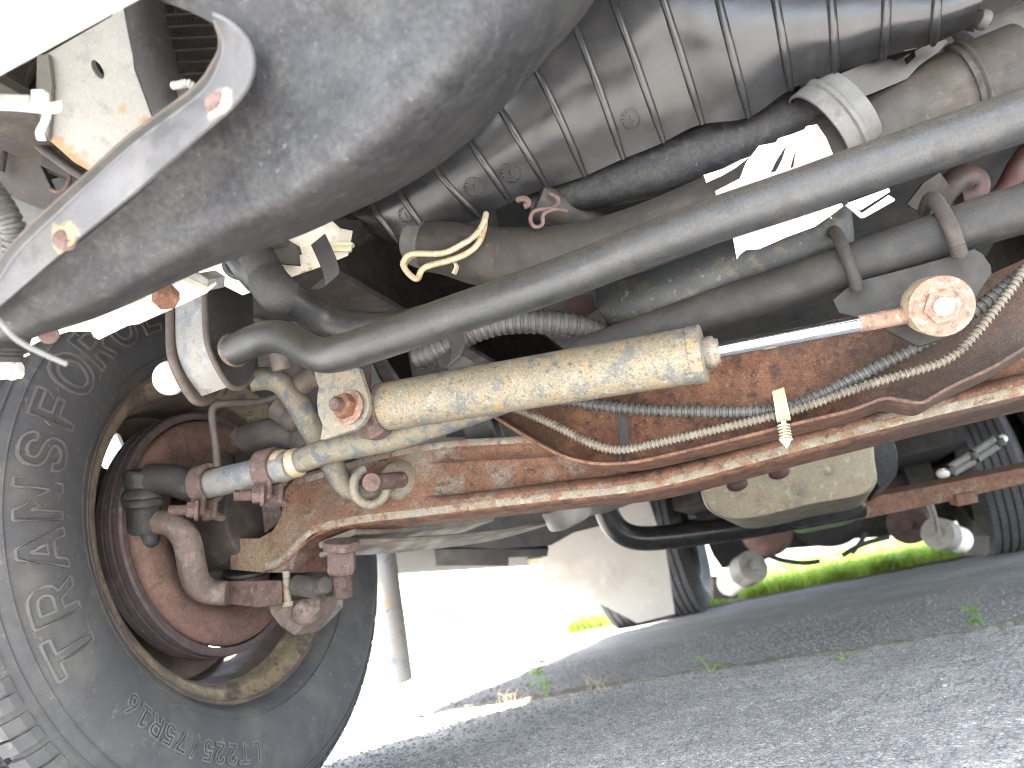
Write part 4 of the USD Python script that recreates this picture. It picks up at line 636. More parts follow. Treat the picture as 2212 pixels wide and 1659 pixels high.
# radiator hose, clamp, small hose
hz = G([(925, 532, .765), (975, 538, .755), (1030, 552, .745), (1100, 558, .735), (1200, 556, .72), (1320, 535, .705), (1450, 490, .69), (1600, 425, .672), (1720, 368, .66), (1800, 325, .652), (1900, 275, .643), (2080, 190, .625), (2200, 140, .615)])
one('radiator_hose', 'thick brown rubber radiator hose curving up behind the sway bar', 'hose', tube(hz, [.0255, .0285, .030, .030, .0300, .0300, .0300, .0310, .0325, .0330, .0330], 140, 40), 'hose', smooth=60)
hp_ax = unit(hz[11]-hz[10]); pc = D(2082, 190, .625)
one('pipe_flange', 'brown pipe end ring on the hose at the far right', 'ring', lathe([(-.003, .031), (-.003, .0365), (0, .0375), (.002, .0355), (.004, .0375), (.006, .0365), (.006, .031), (-.003, .031)], pc, hp_ax, 64), 'hose', smooth=40)
def ring_on(u, v, d, R, w, ax=None):
    c = D(u, v, d); ax = hp_ax if ax is None else ax; return lathe([(-w, R-.001), (-w, R+.0015), (-w*.2, R+.0018), (-w*.12, R+.0042), (w*.12, R+.0042), (w*.2, R+.0018), (w, R+.0015), (w, R-.001)], c, ax, 80)
one('hose_band', 'wide grey band with a raised middle rib wrapped round the hose', 'band clamp', ring_on(1802, 262, .640, .0375, .0155, unit(V(.72, .02, .30))), 'strap_grey', smooth=40)
# spring clamp at the lower hose end
cc = D(968, 538, .758); ca = unit(hz[2]-hz[0]); cb = unit(np.cross(ca, [0, 0, 1.])); ce = np.cross(ca, cb)
def cring(off, R=.0305, a0=-200, a1=90, k=50): return np.array([cc + ca*off + R*(math.cos(t)*cb + math.sin(t)*ce) for t in arc(k, a0, a1)])
loopA = spl(G([(870, 570, 0.7230), (882, 552, 0.7200), (915, 548, 0.7160), (960, 546, 0.7110), (995, 530, 0.7100), (1030, 505, 0.7110), (1046, 478, 0.7160), (1050, 462, 0.7230)]), 60)
loopB = spl(G([(870, 570, 0.7230), (880, 588, 0.7200), (902, 602, 0.7160), (910, 585, 0.7150), (950, 568, 0.7100), (1000, 552, 0.7090), (1030, 530, 0.7100), (1044, 500, 0.7150), (1048, 470, 0.7230)]), 60)
thing('spring_clamp', 'tan spring hose clamp at the lower end of the brown hose', 'hose clamp', P('loop', sweep(loopA, .0030, 10), 'tan_clamp', smooth=50), P('loop', sweep(loopB, .0030, 10), 'tan_clamp', smooth=50), P('ear', cat(ribbon(spl(G([(870, 570, 0.7230), (886, 552, 0.7200), (930, 546, 0.7160)]), 14), V(.001, .006, 0), .002), ribbon(spl(G([(968, 556, 0.7130), (982, 572, 0.7110), (976, 590, 0.7110)]), 14), V(.001, .006, 0), .002)), 'tan_clamp', smooth=40))
one('hose_neck', 'ribbed grey pipe neck where the brown hose is clamped', 'pipe neck', lathe([(0, .020), (.0, .0265), (.006, .0275), (.009, .026), (.018, .026), (.021, .0272), (.024, .026), (.05, .026)], D(905, 520, .785), hz[1]-D(905, 520, .785), 48), 'strap_grey', smooth=40)
one('small_hose', 'short dark hose under the shroud with a rusty wire clamp', 'hose', tube(G([(1160, 432, .73), (1200, 450, .735), (1240, 468, .745), (1300, 498, .76)]), [.0175, .0170, .0165, .0165], 40, 24), 'hose')
wr = lambda p, r=.0013: tube(p, r, 40, 8)
thing('wire_clamp', 'rusty bent wire clamp on the small hose under the shroud', 'hose clamp', P('wire', cat(wr(G([(1186, 418, .71), (1206, 430, .708), (1200, 446, .705), (1172, 452, .70), (1152, 458, .70), (1146, 475, .70), (1156, 490, .70), (1172, 484, .70), (1172, 470, .70), (1180, 458, .698), (1204, 452, .70), (1225, 456, .705)]), .0020), wr(G([(1118, 432, .715), (1135, 430, .71), (1142, 440, .71), (1132, 446, .71)]), .003)), 'rust_pink', smooth=50))

# paper labels
pap = slab(np.array([D(1546, 414, 0.6210), D(1598, 388, 0.6180), D(1612, 350, 0.6160), D(1640, 312, 0.6140), D(1676, 308, 0.6130), D(1682, 298, 0.6120), D(1712, 290, 0.6110), D(1738, 280, 0.6090), D(1742, 272, 0.6080), D(1765, 268, 0.6060), D(1785, 300, 0.6040), D(1802, 342, 0.6000), D(1700, 385, 0.6040), D(1550, 440, 0.6160)]), FW*.0008, [np.array([D(1664, 376, 0.6120), D(1676, 350, 0.6120), D(1700, 312, 0.6110), D(1690, 345, 0.6110), D(1676, 372, 0.6110)]), np.array([D(1706, 368, 0.6100), D(1712, 345, 0.6100), D(1722, 322, 0.6090), D(1716, 345, 0.6090), D(1714, 364, 0.6090)])])
pap2 = slab(G([(1520, 378, .64), (1560, 366, .638), (1600, 344, .634), (1622, 338, .634), (1590, 362, .635), (1560, 380, .637), (1526, 394, .638)]), FW*.0006)
def ticks(us, r_, n):
    ms = []
    for _ in range(n):
        t = r_.uniform(); u0, v0, u1, v1, u2, v2 = us; s = r_.uniform(-1, 1); u = u0 + (u1-u0)*t + (u2)*s; v = v0 + (v1-v0)*t + (v2)*s; L = r_.uniform(2, 7)
        a, b = (u, v), (u + L*.25, v + L)
        ms.append((a, b))
    return ms
r_ = np.random.default_rng(5)
def on_paper(a, b, d0, w=.00022): p, q_ = D(a[0], a[1], d0), D(b[0], b[1], d0); return ribbon(np.array([p, (p+q_)/2, q_]), RT*w*2, .0004)
inkm = cat(*[on_paper(a, b, np.interp(a[0], [1546, 1640, 1740, 1800], [.6195, .6125, .6065, .5985])) for a, b in ticks((1728, 330, 1780, 310, 16, 34), r_, 90)])
thing('torn_label', 'torn cream paper label stuck round the brown hose above the sway bar', 'label', P('paper', pap, 'paper', smooth=False), P('torn_strip', pap2, 'paper', smooth=False), P('faded_print', inkm, 'ink', smooth=False))
tail_pts = G([(1580, 495), (1592, 560), (1598, 550), (1612, 540), (1640, 538), (1700, 512), (1760, 490), (1800, 462), (1822, 445), (1815, 436)], d=.632)
tmarks = []
for cu in (1618, 1650, 1672, 1700, 1722, 1745, 1772, 1790):
    for k in range(int(r_.integers(3, 6))):
        v0 = 530 - (cu-1600)*.42 - 16 + k*8 + r_.uniform(-2, 2); tmarks.append(on_paper((cu + k*.6, v0), (cu + 1.5 + k*.6 + r_.uniform(-2, 2), v0 + 5), .6305, .0005))
thing('label_tail', 'white printed paper strip hanging below the sway bar', 'label', P('paper', slab(tail_pts, FW*.0006), 'white_clip', smooth=False), P('faded_print', cat(*tmarks), 'ink', smooth=False))
def bar_plate(px, d, t): return slab(G(px, d=d), FW*t)
thing('white_clip', 'folded white plastic clip poking out below the sway bar', 'clip', P('upper_leaf', cat(slab(G([(1832, 438), (1920, 406), (1923, 414), (1860, 454)], d=.63), FW*.002)), 'white_clip'), P('lower_leaf', cat(slab(G([(1828, 442), (1836, 440), (1862, 460), (1920, 421), (1933, 430), (1932, 434), (1868, 470), (1862, 470)], d=.636), FW*.003)), 'white_clip'))

# engine parts seen behind the bars
one('engine_sump', 'dark mottled engine sump behind the sway bar on the right', 'sump', rough(sheet([G([(1285, 610, .80), (1290, 660, .79), (1310, 700, .785), (1340, 720, .83)]), G([(1400, 560, .765), (1400, 620, .745), (1420, 690, .75), (1450, 720, .80)]), G([(1560, 480, .745), (1560, 560, .725), (1570, 650, .735), (1600, 690, .79)]), G([(1720, 440, .73), (1720, 510, .71), (1725, 592, .72), (1740, 640, .77)]), G([(1815, 420, .72), (1826, 470, .705), (1834, 545, .712), (1850, 600, .76)]), G([(1822, 420, .76), (1836, 470, .75), (1845, 545, .757), (1860, 600, .79)])], 70, 40, .004)[0], .0016, 30, 2), 'sump', smooth=50)
one('loom_hose', 'fat ribbed black conduit curving behind the damper cylinder', 'conduit', conduit(G([(900, 775, .80), (955, 752, .79), (1010, 722, .785), (1075, 700, .78), (1150, 695, .775), (1220, 700, .775), (1280, 716, .785), (1330, 740, .80)]), .0125, .0074, .10, gap=.25), 'loom')
tp = cat(ribbon(G([(962, 720, .765), (975, 760, .755), (968, 790, .752), (955, 796, .756), (945, 780, .765)]), V(.016, 0, .007), .0016, 30), slab(G([(975, 772, .757), (1000, 768, .755), (1024, 782, .752), (1020, 790, .752), (1028, 798, .752), (1000, 796, .753), (968, 798, .754)]), FW*.001))
one('torn_tape', 'torn black tape flap wrapped on the fat ribbed conduit', 'tape', tp, 'rubber')
lp = G([(500, 530, .79), (540, 580, .755), (580, 618, .75), (640, 655, .765), (700, 690, .785), (770, 706, .785), (850, 706, .79), (920, 690, .80)])
thing('taped_hose', 'black taped hose running down from the white frame box', 'hose', P('hose', tube(lp, [.0150, .0160, .0165, .0165, .0165], 80, 28), 'black_bar', smooth=60), P('tape_wrap', cat(tube(G([(575, 596, .748), (598, 630, .742), (632, 648, .746)]), [.019, .0205, .0185], 24, 24), tube(G([(552, 552, .752), (575, 598, .748)]), [.018, .019], 12, 24)), 'rubber', smooth=60))
thing('tape_strap', 'loose black fabric strap loop hanging under the white frame box', 'strap', P('loop', ribbon(G([(672, 530, .75), (686, 560, .745), (698, 590, .742), (702, 615, .742), (690, 624, .745), (668, 626, .75)]), V(.0175, 0, .006), .0015, 40), 'rubber', smooth=50), P('pad', slab(G([(578, 530), (626, 520), (640, 540), (644, 572), (602, 568), (600, 556)], d=.755), FW*.01), 'rubber'))
# white frame box
wb = G([(420, 585), (435, 590), (475, 613), (524, 638), (570, 622), (632, 598), (700, 574), (752, 552), (756, 528), (728, 522), (690, 486), (640, 500), (560, 540), (500, 556)], d=.775)
th_ = np.linspace(0, 2*np.pi, 25)[:-1]
hole = np.array([D(522 + 34*math.cos(t) - 6*math.sin(t), 572 + 26*math.sin(t) + 6*math.cos(t), .775) for t in th_])
thing('white_frame_box', 'white rust stained frame bracket with a black grommet behind the hoses', 'frame bracket', P('plate', slab(wb, V(0, .01, .02), [hole]), 'white_frame', smooth=20), P('grommet', sweep(np.vstack([hole, hole[:1]]), .004, 8, caps=False), 'rubber', smooth=50))
thing('cream_channel', 'cream plastic channel clipped on the end of the white frame box', 'channel clip', P('channel', cat(slab(G([(690, 527), (760, 526), (757, 542), (755, 543), (700, 542)], d=.765), FW*.006), slab(G([(690, 524), (761, 523), (760, 530), (690, 531)], d=.762), FW*.012)), 'cream'))
# black radiator foot and dark bracket right of the white box
one('radiator_foot', 'dark dirty rubber radiator foot between the air dam and the shroud', 'mount', cat(rough(obox(D(738, 505, .85), RT*.045 + V(0, 0, 0), UP*.022 + RT*.01, FW*.04), .003, 40), slab(G([(690, 480), (745, 470), (805, 510), (752, 528)], d=.87), FW*.02)), 'dark')
# white side lip of the frame under the air dam with bolts
wl = slab(G([(62, 750), (70, 728), (150, 706), (200, 690), (300, 650), (396, 606), (446, 628), (447, 633), (380, 664), (300, 700), (277, 703), (214, 734), (203, 728), (196, 716), (150, 716), (95, 733)], d=.60), V(0, .012, .012))
one('frame_lip', 'white notched metal frame lip below the plastic air dam', 'frame lip', wl, 'white_frame', smooth=20)
one('frame_lip_end', 'grey end block of the white frame lip above the strap bracket', 'block', slab(G([(396, 600), (428, 590), (450, 604), (448, 628), (440, 624)], d=.605), V(0, .02, .01)), 'bracket_grey')
one('hex_bolt', 'rusty hex bolt head on the white frame lip', 'bolt', hexa(D(358, 632, .588), unit(EYE - D(358, 632, .588))*.75 - UP*.65, .0100, .011), 'rust', smooth=20)

# ================================================================== AIR DAM and its metal trim
B = [(-90, 735), (-40, 700), (0, 668), (133, 553), (333, 387), (450, 262), (498, 196), (515, 140), (505, 95), (462, 52), (360, 4), (240, -50)]
Rr = [(-70, 830), (-20, 770), (40, 740), (240, 672), (450, 578), (640, 512), (800, 440), (1000, 312), (1160, 150), (1262, 30), (1330, -70), (1430, -200)]
rows = []
for k, (b, r) in enumerate(zip(B, Rr)):
    b, r = np.array(b, float), np.array(r, float); t = k/11; db = np.interp(k, [0, 4, 7, 10], [.44, .40, .385, .38]); dr = np.interp(k, [0, 4, 7, 10], [.50, .50, .46, .44]); bul = np.interp(k, [0, 3, 6, 8, 10], [.012, .035, .055, .062, .055])
    m1, m2 = b + (r-b)*.33, b + (r-b)*.68
    if k >= 3: m1 = m1 + np.array([6, 4]); m2 = m2 + np.array([10, 8])
    rows.append(np.array([D(*b, db), D(*m1, db*.67+dr*.33-bul*.55), D(*m2, db*.33+dr*.67-bul*1.25), D(*r, dr)]))
adm, AQ = sheet(rows, 110, 70, -.0035, lambda Q: (meshkit.fbm(Q*14, 3, 4)-.5)*.004)
ta = G([(-60, 660, .418), (0, 602, .414), (33, 553, .41), (205, 388, .40), (317, 290, .393), (443, 193, .386), (470, 148, .384), (483, 108, .382), (478, 72, .380), (462, 42, .379)])
tb_ = np.array([D(u, v, d) for (u, v), d in zip([(-40, 694), (4, 664), (140, 548), (250, 456), (333, 385), (467, 266), (524, 212), (550, 150), (540, 98), (506, 62), (463, 41)], [.424, .420, .409, .396, .387, .380, .376, .373, .371, .370, .370])])
A_ = resample(spl(ta, 200), 60); B_ = resample(spl(tb_, 200), 60)
strip, _ = sheet(np.stack([A_, A_*.5+B_*.5 - FW*.0015, B_ - FW*.003], 1)[np.r_[0:59:3, 59]], 60, 12, -.002)
tcn = np.array([(-16, -14)]*5 + [(-15, -12), (-13, -8), (-9, -3), (-5, 0), (0, 0)]); ta2 = spl(ta, 200)
tg = np.array([D(u + du, v + dv, d) for (u, v, d), (du, dv) in zip([(-60, 660, .424), (0, 602, .420), (33, 553, .416), (205, 388, .406), (317, 290, .399), (443, 193, .392), (470, 148, .390), (483, 108, .388), (478, 72, .384), (462, 42, .380)], tcn)])
G_ = resample(spl(tg, 200), 60); groove, _ = sheet(np.stack([G_, A_*.5 + G_*.5 + FW*.002, A_ + FW*.0025], 1)[np.r_[0:59:3, 59]], 60, 8, -.002)
lipe = sweep(resample(ta2, 80) + FW*.0004, .0011, 8); lipe2 = sweep(resample(spl(tg, 200), 80) + FW*.001, .0013, 8)
scr = []
for (u, v, d, l) in ((469, 224, .380, 'upper'), (140, 519, .405, 'lower')):
    c = D(u, v, d); n = unit(EYE-c)
    scr.append(P('screw', cat(lathe([(-.002, 0), (-.002, .0058), (.0004, .0056), (.0016, .0040), (.0020, .002), (.0021, 0)], c, n, 28), *[sweep(np.array([c + n*.0019 + a*.0028, c + n*.0021, c + n*.0019 - a*.0028]), .0004, 6) for a in (RT, UP)]), 'rust_pink', f'rusty {l} screw in the trim strip', smooth=40))
sl = D(105, 722, .485); slots = P('screw', lathe([(-.002, 0), (-.002, .0062), (.001, .0058), (.0018, .003), (.0018, 0)], D(105, 722, .487), unit(EYE-sl), 24), 'rust_pink', 'rusty screw near the left end of the lower edge')
thing('air_dam', 'big grey black plastic air dam filling the top centre', 'air dam', P('panel', adm, 'airdam', smooth=70), slots)
thing('trim_strip', 'scuffed grey metal trim strip screwed along the air dam edge', 'trim strip', P('strip', strip, 'trim', smooth=50), P('groove', groove, 'rod_black', smooth=50), P('bead', lipe, 'trim', smooth=50), P('bead', lipe2, 'gasket', smooth=50), *scr)

# ================================================================== UPPER LEFT CORNER
sp_px = [(80, 128), (240, 36), (270, 0), (280, 60), (290, 150), (318, 225), (335, 272), (240, 362), (208, 378), (160, 350), (104, 300), (86, 250), (80, 180)]
hole2 = np.array([D(211 + 11*math.cos(t) + 9*math.sin(t), 150 + 20*math.sin(t), .52) for t in th_])
edge = slab(G([(104, 300), (160, 350), (208, 378), (196, 384), (150, 358), (98, 312)], d=.521), FW*.003)
thing('radiator_bracket', 'silver metal bracket with an oval hole and rusty lower edge, top left', 'bracket', P('plate', sheet([G([(u, v, d)]) for u, v, d in ()], 2, 2)[0] if False else slab(G(sp_px, d=.52), FW*.006 + UP*.004, [hole2]), 'silver', smooth=20), P('bent_flange', slab(G([(80, 120), (104, 116), (112, 180), (108, 250), (104, 300), (86, 256), (78, 190)], d=.515), FW*.004), 'bracket_grey'))
one('coolant_hose', 'broad black rubber hose beside the silver bracket, top left', 'hose', tube(G([(300, -60, .52), (312, 20, .515), (325, 90, .51), (345, 160, .505), (372, 235, .505), (395, 300, .51)]), .0128, 50, 28), 'rubber', smooth=60)
# radiator core: thin fins
fins = []
o_ = D(415, 100, .60); fa, fb = unit(RT*.97 + UP*.05), unit(UP - RT*.12)
for k in range(46):
    c = o_ + fa*(k-23)*.0016; fins.append(ribbon(np.array([c + fb*s*.05 + FW*.0016*math.sin(9*s+k*.4)*.4 for s in np.linspace(-1, 1, 14)]), FW*.010, .0004))
tubes_ = [obox(o_ + fb*t + FW*.006, fa*.075, fb*.0018, FW*.012) for t in np.arange(-.05, .055, .0095)]
thing('radiator_core', 'dark finned radiator core glimpsed beside the black hose', 'radiator', P('fins', cat(*fins), 'dark_brown', smooth=False, kind='stuff'), P('flat_tubes', cat(*tubes_), 'rod_black', smooth=20))
one('core_bracket', 'thin cream metal edge between the hose and the radiator core', 'bracket', slab(G([(358, 95), (364, 98), (380, 145), (396, 178), (384, 182), (372, 150)], d=.54), FW*.004), 'white_frame')
one('white_tie_band', 'short white ribbed cable tie band beside the radiator core', 'cable tie', conduit(G([(374, 185, .49), (392, 182, .487), (408, 180, .487), (418, 190, .49)]), .0028, .0016, .25, 10), 'white_clip')
one('band_post', 'pale clip post under the white tie band', 'clip', slab(G([(380, 190), (412, 190), (400, 206), (386, 216)], d=.495), FW*.006), 'strap_grey')
zt = [ribbon(G([(-40, 211, .40), (0, 212, .40), (40, 214, .40), (80, 218, .402), (118, 220, .404), (132, 216, .406)]), UP*-.0062, .0014, 24)]
zt += [ribbon(np.array([D(4*k-30, 204+.1*k, .399), D(4*k-30+.4, 221+.1*k, .399)]), RT*.0004, .0016) for k in range(24)]
thing('zip_tie', 'white zip tie with square head across the left edge', 'cable tie', P('strap', cat(*zt), 'white_clip'), P('head', obox(D(87, 216, .398), RT*.0060, UP*.0088, FW*.0055), 'white_clip'), P('tail', ribbon(G([(108, 238, .406), (108, 258, .404), (96, 284, .402), (100, 303, .402)]), RT*-.0045, .0012, 16), 'white_clip'))
dk = slab(G([(-60, 180), (0, 160), (75, 130), (86, 190), (86, 250), (100, 300), (160, 345), (205, 385), (180, 420), (110, 458), (60, 440), (-60, 380)], d=.56), FW*.006, [G([(88, 358), (148, 384), (128, 412), (110, 404)], d=.56)])
thing('corner_panel', 'dark brown pressed frame panel with a torn hole, left edge', 'panel', P('panel', dk, 'dark_brown'), P('pressed_rib', tube(G([(-20, 250, .556), (30, 275, .554), (110, 335, .553), (205, 398, .553)]), .0035, 40, 10), 'dark_brown'), P('pressed_rib', tube(G([(72, 140, .556), (48, 200, .555), (20, 270, .555), (0, 370, .555)]), .003, 40, 10), 'dark_brown'), P('torn_edge', sweep(spl(G([(150, 380, .556), (148, 398, .556), (130, 414, .556), (108, 408, .556)]), 24), .0016, 8), 'rust_pink'))
one('pale_panel', 'pale grey sloping panel behind the trim strip, left edge', 'panel', slab(G([(-60, 400), (0, 410), (60, 440), (120, 460), (90, 500), (40, 560), (-60, 640)], d=.57), FW*.004), 'strap_grey')
one('corner_conduit', 'black corrugated conduit at the left edge above the trim strip', 'conduit', conduit(G([(-30, 400, .45), (0, 440, .45), (22, 480, .45), (36, 530, .455), (30, 590, .46)]), .0075, .0042, .16), 'loom')
one('drain_tube', 'thin grey tube end poking out below the air dam, left edge', 'tube', tube(G([(-30, 670, .39), (0, 694, .385), (30, 728, .385), (80, 758, .39), (146, 787, .395)]), .0014, 40, 12), 'strap_grey')
one('air_dam_foot', 'small black ribbed rubber foot below the left end of the air dam', 'foot', cat(*[lathe([(0, 0), (0, .009), (.003, .0105), (.006, .009), (.006, 0)], D(14, 745+9*k, .52), -UP, 28) for k in range(3)]), 'rubber')
one('wire_connector', 'white plastic connector at the left edge beside the tyre', 'connector', cat(cyl(D(-20, 802, .62), D(26, 800, .62), .0072), cyl(D(22, 800, .62), D(32, 800, .62), .0082), cyl(D(34, 796, .62), D(46, 794, .62), .0045), cyl(D(34, 806, .62), D(46, 807, .62), .0045), tube(G([(20, 780, .63), (45, 772, .63), (64, 764, .63)]), .0012, 12, 8)), 'white_clip', smooth=40)

# ================================================================== FURTHER BACK
pan_rows = []
one('oil_pan', 'grey green rust stained oil pan hanging behind the axle', 'oil pan', None, 'pan') if False else None
def pan(outl, d, depth_, r, m=None):
    o = G(outl, d=d); c = o.mean(0); k = len(o); P0 = resample(spl(np.vstack([o, o[:1]]), 200), 90)
    lay = [(1.0, depth_), (1.0, .012), (.985, .004), (.95, .0), (.3, -.0005), (0, -.0005)]
    v = np.vstack([c + (P0-c)*s + (V(0, 1, -.02))*h for s, h in lay]); n = len(P0); f = []
    for a in range(len(lay)-1):
        for b in range(n-1): f.append([a*n+b, a*n+b+1, (a+1)*n+b+1, (a+1)*n+b])
    return quads(v, f)
pan_m = rough(pan([(1500, 1000), (1512, 1062), (1522, 1092), (1545, 1112), (1582, 1122), (1665, 1111), (1770, 1086), (1880, 1060), (1896, 1030), (1890, 990), (1875, 930), (1700, 950)], 1.12, .30, .01), .0, 20, 3)
drips = [ball(D(u, v, 1.118), .013, (1.2, .7, .8)) for u, v in ((1592, 1046), (1682, 1020))]
thing('oil_pan', 'grey green rust stained oil pan hanging behind the axle', 'oil pan', P('pan', pan_m, 'pan', smooth=50), *[P('drain_boss', b_, 'engine_red') for b_ in drips])
thing('transmission_pan', 'black square pan just behind and below the oil pan', 'pan', P('pan', pan([(1650, 1040), (1668, 1092), (1690, 1124), (1714, 1138), (1762, 1132), (1850, 1112), (1864, 1098), (1866, 1062), (1864, 1020)], 1.45, .3, .01), 'plastic', smooth=50), P('bracket', slab(G([(1704, 1102), (1742, 1092), (1744, 1104), (1708, 1114)], d=1.44), FW*.01), 'tan_clamp'))
one('side_pan', 'dark rounded gearbox housing right of the oil pan', 'housing', pan([(1880, 1000), (1900, 1055), (1912, 1048), (1934, 1030), (1940, 1000), (1930, 950), (1905, 930)], 1.35, .3, .02), 'plastic', smooth=50)
one('bent_pipe', 'black bent exhaust pipe curving under the oil pan', 'pipe', tube(G([(1300, 1075, 1.5), (1312, 1110, 1.5), (1332, 1142, 1.5), (1366, 1160, 1.5), (1420, 1162, 1.5), (1560, 1145, 1.5), (1700, 1122, 1.5), (1860, 1092, 1.5)]), .024, 80, 24), 'plastic', smooth=60)
one('rear_crossmember', 'rusty brown crossmember tube on the far right', 'crossmember', cat(slab(G([(1800, 1080), (1880, 1075), (2040, 1045), (2212, 1010), (2300, 990), (2300, 1030), (2212, 1044), (2040, 1085), (1880, 1118), (1800, 1130)], d=1.62), FW*.05), slab(G([(2065, 1070), (2110, 1062), (2114, 1085), (2070, 1094)], d=1.61), FW*.03)), 'beam', smooth=30)
boots = []
for (a, b) in (((2148, 948), (2102, 978)), ((2156, 962), (2110, 992)), ((2096, 982), (2050, 1010)), ((2103, 996), (2058, 1022))): boots.append(cyl(D(*a, 1.35), D(*b, 1.35), .0068))
thing('coil_pack', 'pale grey twin tubes clipped above the rusty crossmember, far right', 'coil', *[P('tube', b_, 'strap_grey', smooth=40) for b_ in boots], *[P('clip', cyl(D(u, v, 1.35), D(u+8, v+14, 1.35), .010), 'rubber', smooth=40) for u, v in ((2096, 976), (2046, 1008), (2154, 948))], P('tip', cat(ball(D(2038, 1022, 1.35), .009, (1.4, 1, 1)), ball(D(2166, 948, 1.35), .008)), 'silver'))
# leveling jack leg
thing('jack_leg', 'grey rust spotted steel jack leg standing behind the front tyre', 'jack leg', P('leg', cyl(D(822, 1170, 1.62), D(862, 1468, 1.62), .0285, .002, 40), 'post', smooth=40))
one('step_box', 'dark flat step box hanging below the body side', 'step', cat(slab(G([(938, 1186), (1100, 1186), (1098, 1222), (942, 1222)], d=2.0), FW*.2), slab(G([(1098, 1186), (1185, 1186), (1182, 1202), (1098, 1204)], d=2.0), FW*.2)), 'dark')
one('floor_beam', 'pale beige beam under the body side behind the step box', 'beam', slab(G([(858, 1236), (940, 1222), (1100, 1212), (1185, 1204), (1180, 1218), (1000, 1232), (858, 1252)], d=3.0), FW*.06), 'cream')
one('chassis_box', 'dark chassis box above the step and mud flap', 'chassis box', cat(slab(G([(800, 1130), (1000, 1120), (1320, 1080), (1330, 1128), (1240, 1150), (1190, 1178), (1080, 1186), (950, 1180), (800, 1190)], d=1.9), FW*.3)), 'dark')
one('air_bag', 'round dark cylinder above the mud flap behind the axle', 'air spring', cyl(D(1215, 1085, 1.2), D(1235, 1128, 1.2), .038, .006), 'shock_grey', smooth=40)
# mud flap
fl = G([(1176, 1080), (1172, 1238), (1200, 1256), (1300, 1306), (1376, 1346), (1457, 1326), (1446, 1240), (1436, 1180), (1400, 1080)], d=2.82)
one('mud_flap', 'pale grey mud flap in front of the left rear wheel', 'mud flap', slab(fl, V(0, .012, 0)), 'flap')
# rear wheels: four tyres, each a copy of the first
pr_r = [(.004, .215), (.004, .235), (.036, .285), (.034, .315), (.014, .345), (.004, .356)]; w_ = .150
tr = []; xs = np.linspace(0, -w_, 6)
for k in range(5):
    a, b = xs[k], xs[k+1]; tr += [(a-.0035, .362), (a-.004, .369), (b+.004, .369), (b+.0035, .362)]
rear_prof = pr_r + tr + [(-w_-x, r) for x, r in reversed(pr_r)] + [pr_r[0]]
RC = V(.165, 2.93, .362)
rt = lathe(rear_prof, RC, V(1, 0, 0), 120); rrim = lathe([(0, .22), (.003, .218), (-.02, .2), (-.06, .19), (-.065, .05), (-.065, 0)], RC, V(1, 0, 0), 80)
lug = []
for k in range(96):
    a = 2*np.pi*k/96
    for b in range(5):
        xa, xb = xs[b]-.004, xs[b+1]+.004; th2 = np.array([a, a+.05, a+.05, a]); X4 = np.array([xa, xa, xb, xb]); r4 = np.full(4, .3715); v1 = np.stack([RC[0]+X4, RC[1]+r4*np.cos(th2), RC[2]+r4*np.sin(th2)], 1); r5 = np.full(4, .367); v0 = np.stack([RC[0]+X4, RC[1]+r5*np.cos(th2), RC[2]+r5*np.sin(th2)], 1)
        lug.append(quads(np.vstack([v0, v1]), [[0, 1, 5, 4], [1, 2, 6, 5], [2, 3, 7, 6], [3, 0, 4, 7], [4, 5, 6, 7]]))
rw = thing('rear_wheel', 'inner left rear tyre beside the pale mud flap', 'wheel', P('tyre', rt, 'tyre', smooth=30, subs=(P('tread_blocks', cat(*lug), 'tyre', smooth=False, kind='stuff'),)), P('rim', rrim, 'rim_brown', smooth=50), group='dual rear wheels')
copy_of(rw, V(-.27, 0, 0), 'outer left rear tyre, just showing under the mud flap'); copy_of(rw, V(1.345, 0, 0), 'inner right rear tyre at the right edge'); copy_of(rw, V(1.615, 0, 0), 'outer right rear tyre beyond the inner one at the right edge')
diff = cat(ball(D(1655, 1150, 3.2), .10, (1, 1.1, 1), 4), cyl(V(.2, 2.93, .362), V(1.3, 2.93, .362), .055))
thing('rear_axle', 'dark rear axle with a round reddish differential between the rear wheels', 'axle', P('housing', cyl(V(.1, 2.93, .362), V(1.42, 2.93, .362), .058), 'dark_brown', smooth=50), P('differential', ball(D(1655, 1146, 3.15), .105, (1, 1, 1), 4), 'rotor', smooth=True), P('differential_cover', rough(ball(V(.80, 2.86, .345), .185, (1, .9, 1), 4), .01, 9), 'dark'), P('spring_pad', box(V(.30, 2.80, .27), V(.40, 3.06, .45)), 'dark'), P('spring_pad', box(V(1.15, 2.80, .27), V(1.25, 3.06, .45)), 'dark'))
bm_ = cat(box(V(.25, 2.2, .42), V(1.3, 3.2, .60)), box(V(.62, 1.4, .40), V(.95, 3.0, .58)), box(V(.3, 1.1, .50), V(1.25, 1.6, .62)))
thing('rear_underbody', 'dark underbody mass above the rear axle', 'underbody', P('floor_pan', bm_, 'dark'), P('rear_frame', slab(G([(1480, 1060), (1700, 1040), (2200, 950), (2200, 1060), (2120, 1120), (2020, 1128), (1990, 1150), (1915, 1158), (1840, 1164), (1770, 1180), (1690, 1186), (1640, 1215), (1560, 1228), (1540, 1200)], d=3.45), V(0, .25, 0)), 'dark'))
one('brake_disc', 'dark red round brake part left of the right shock absorber', 'brake part', cat(cyl(D(1960, 1132, 2.75), D(1975, 1128, 2.85), .072), cyl(D(1957, 1134, 2.73), D(1960, 1132, 2.76), .022)), 'engine_red', smooth=40)
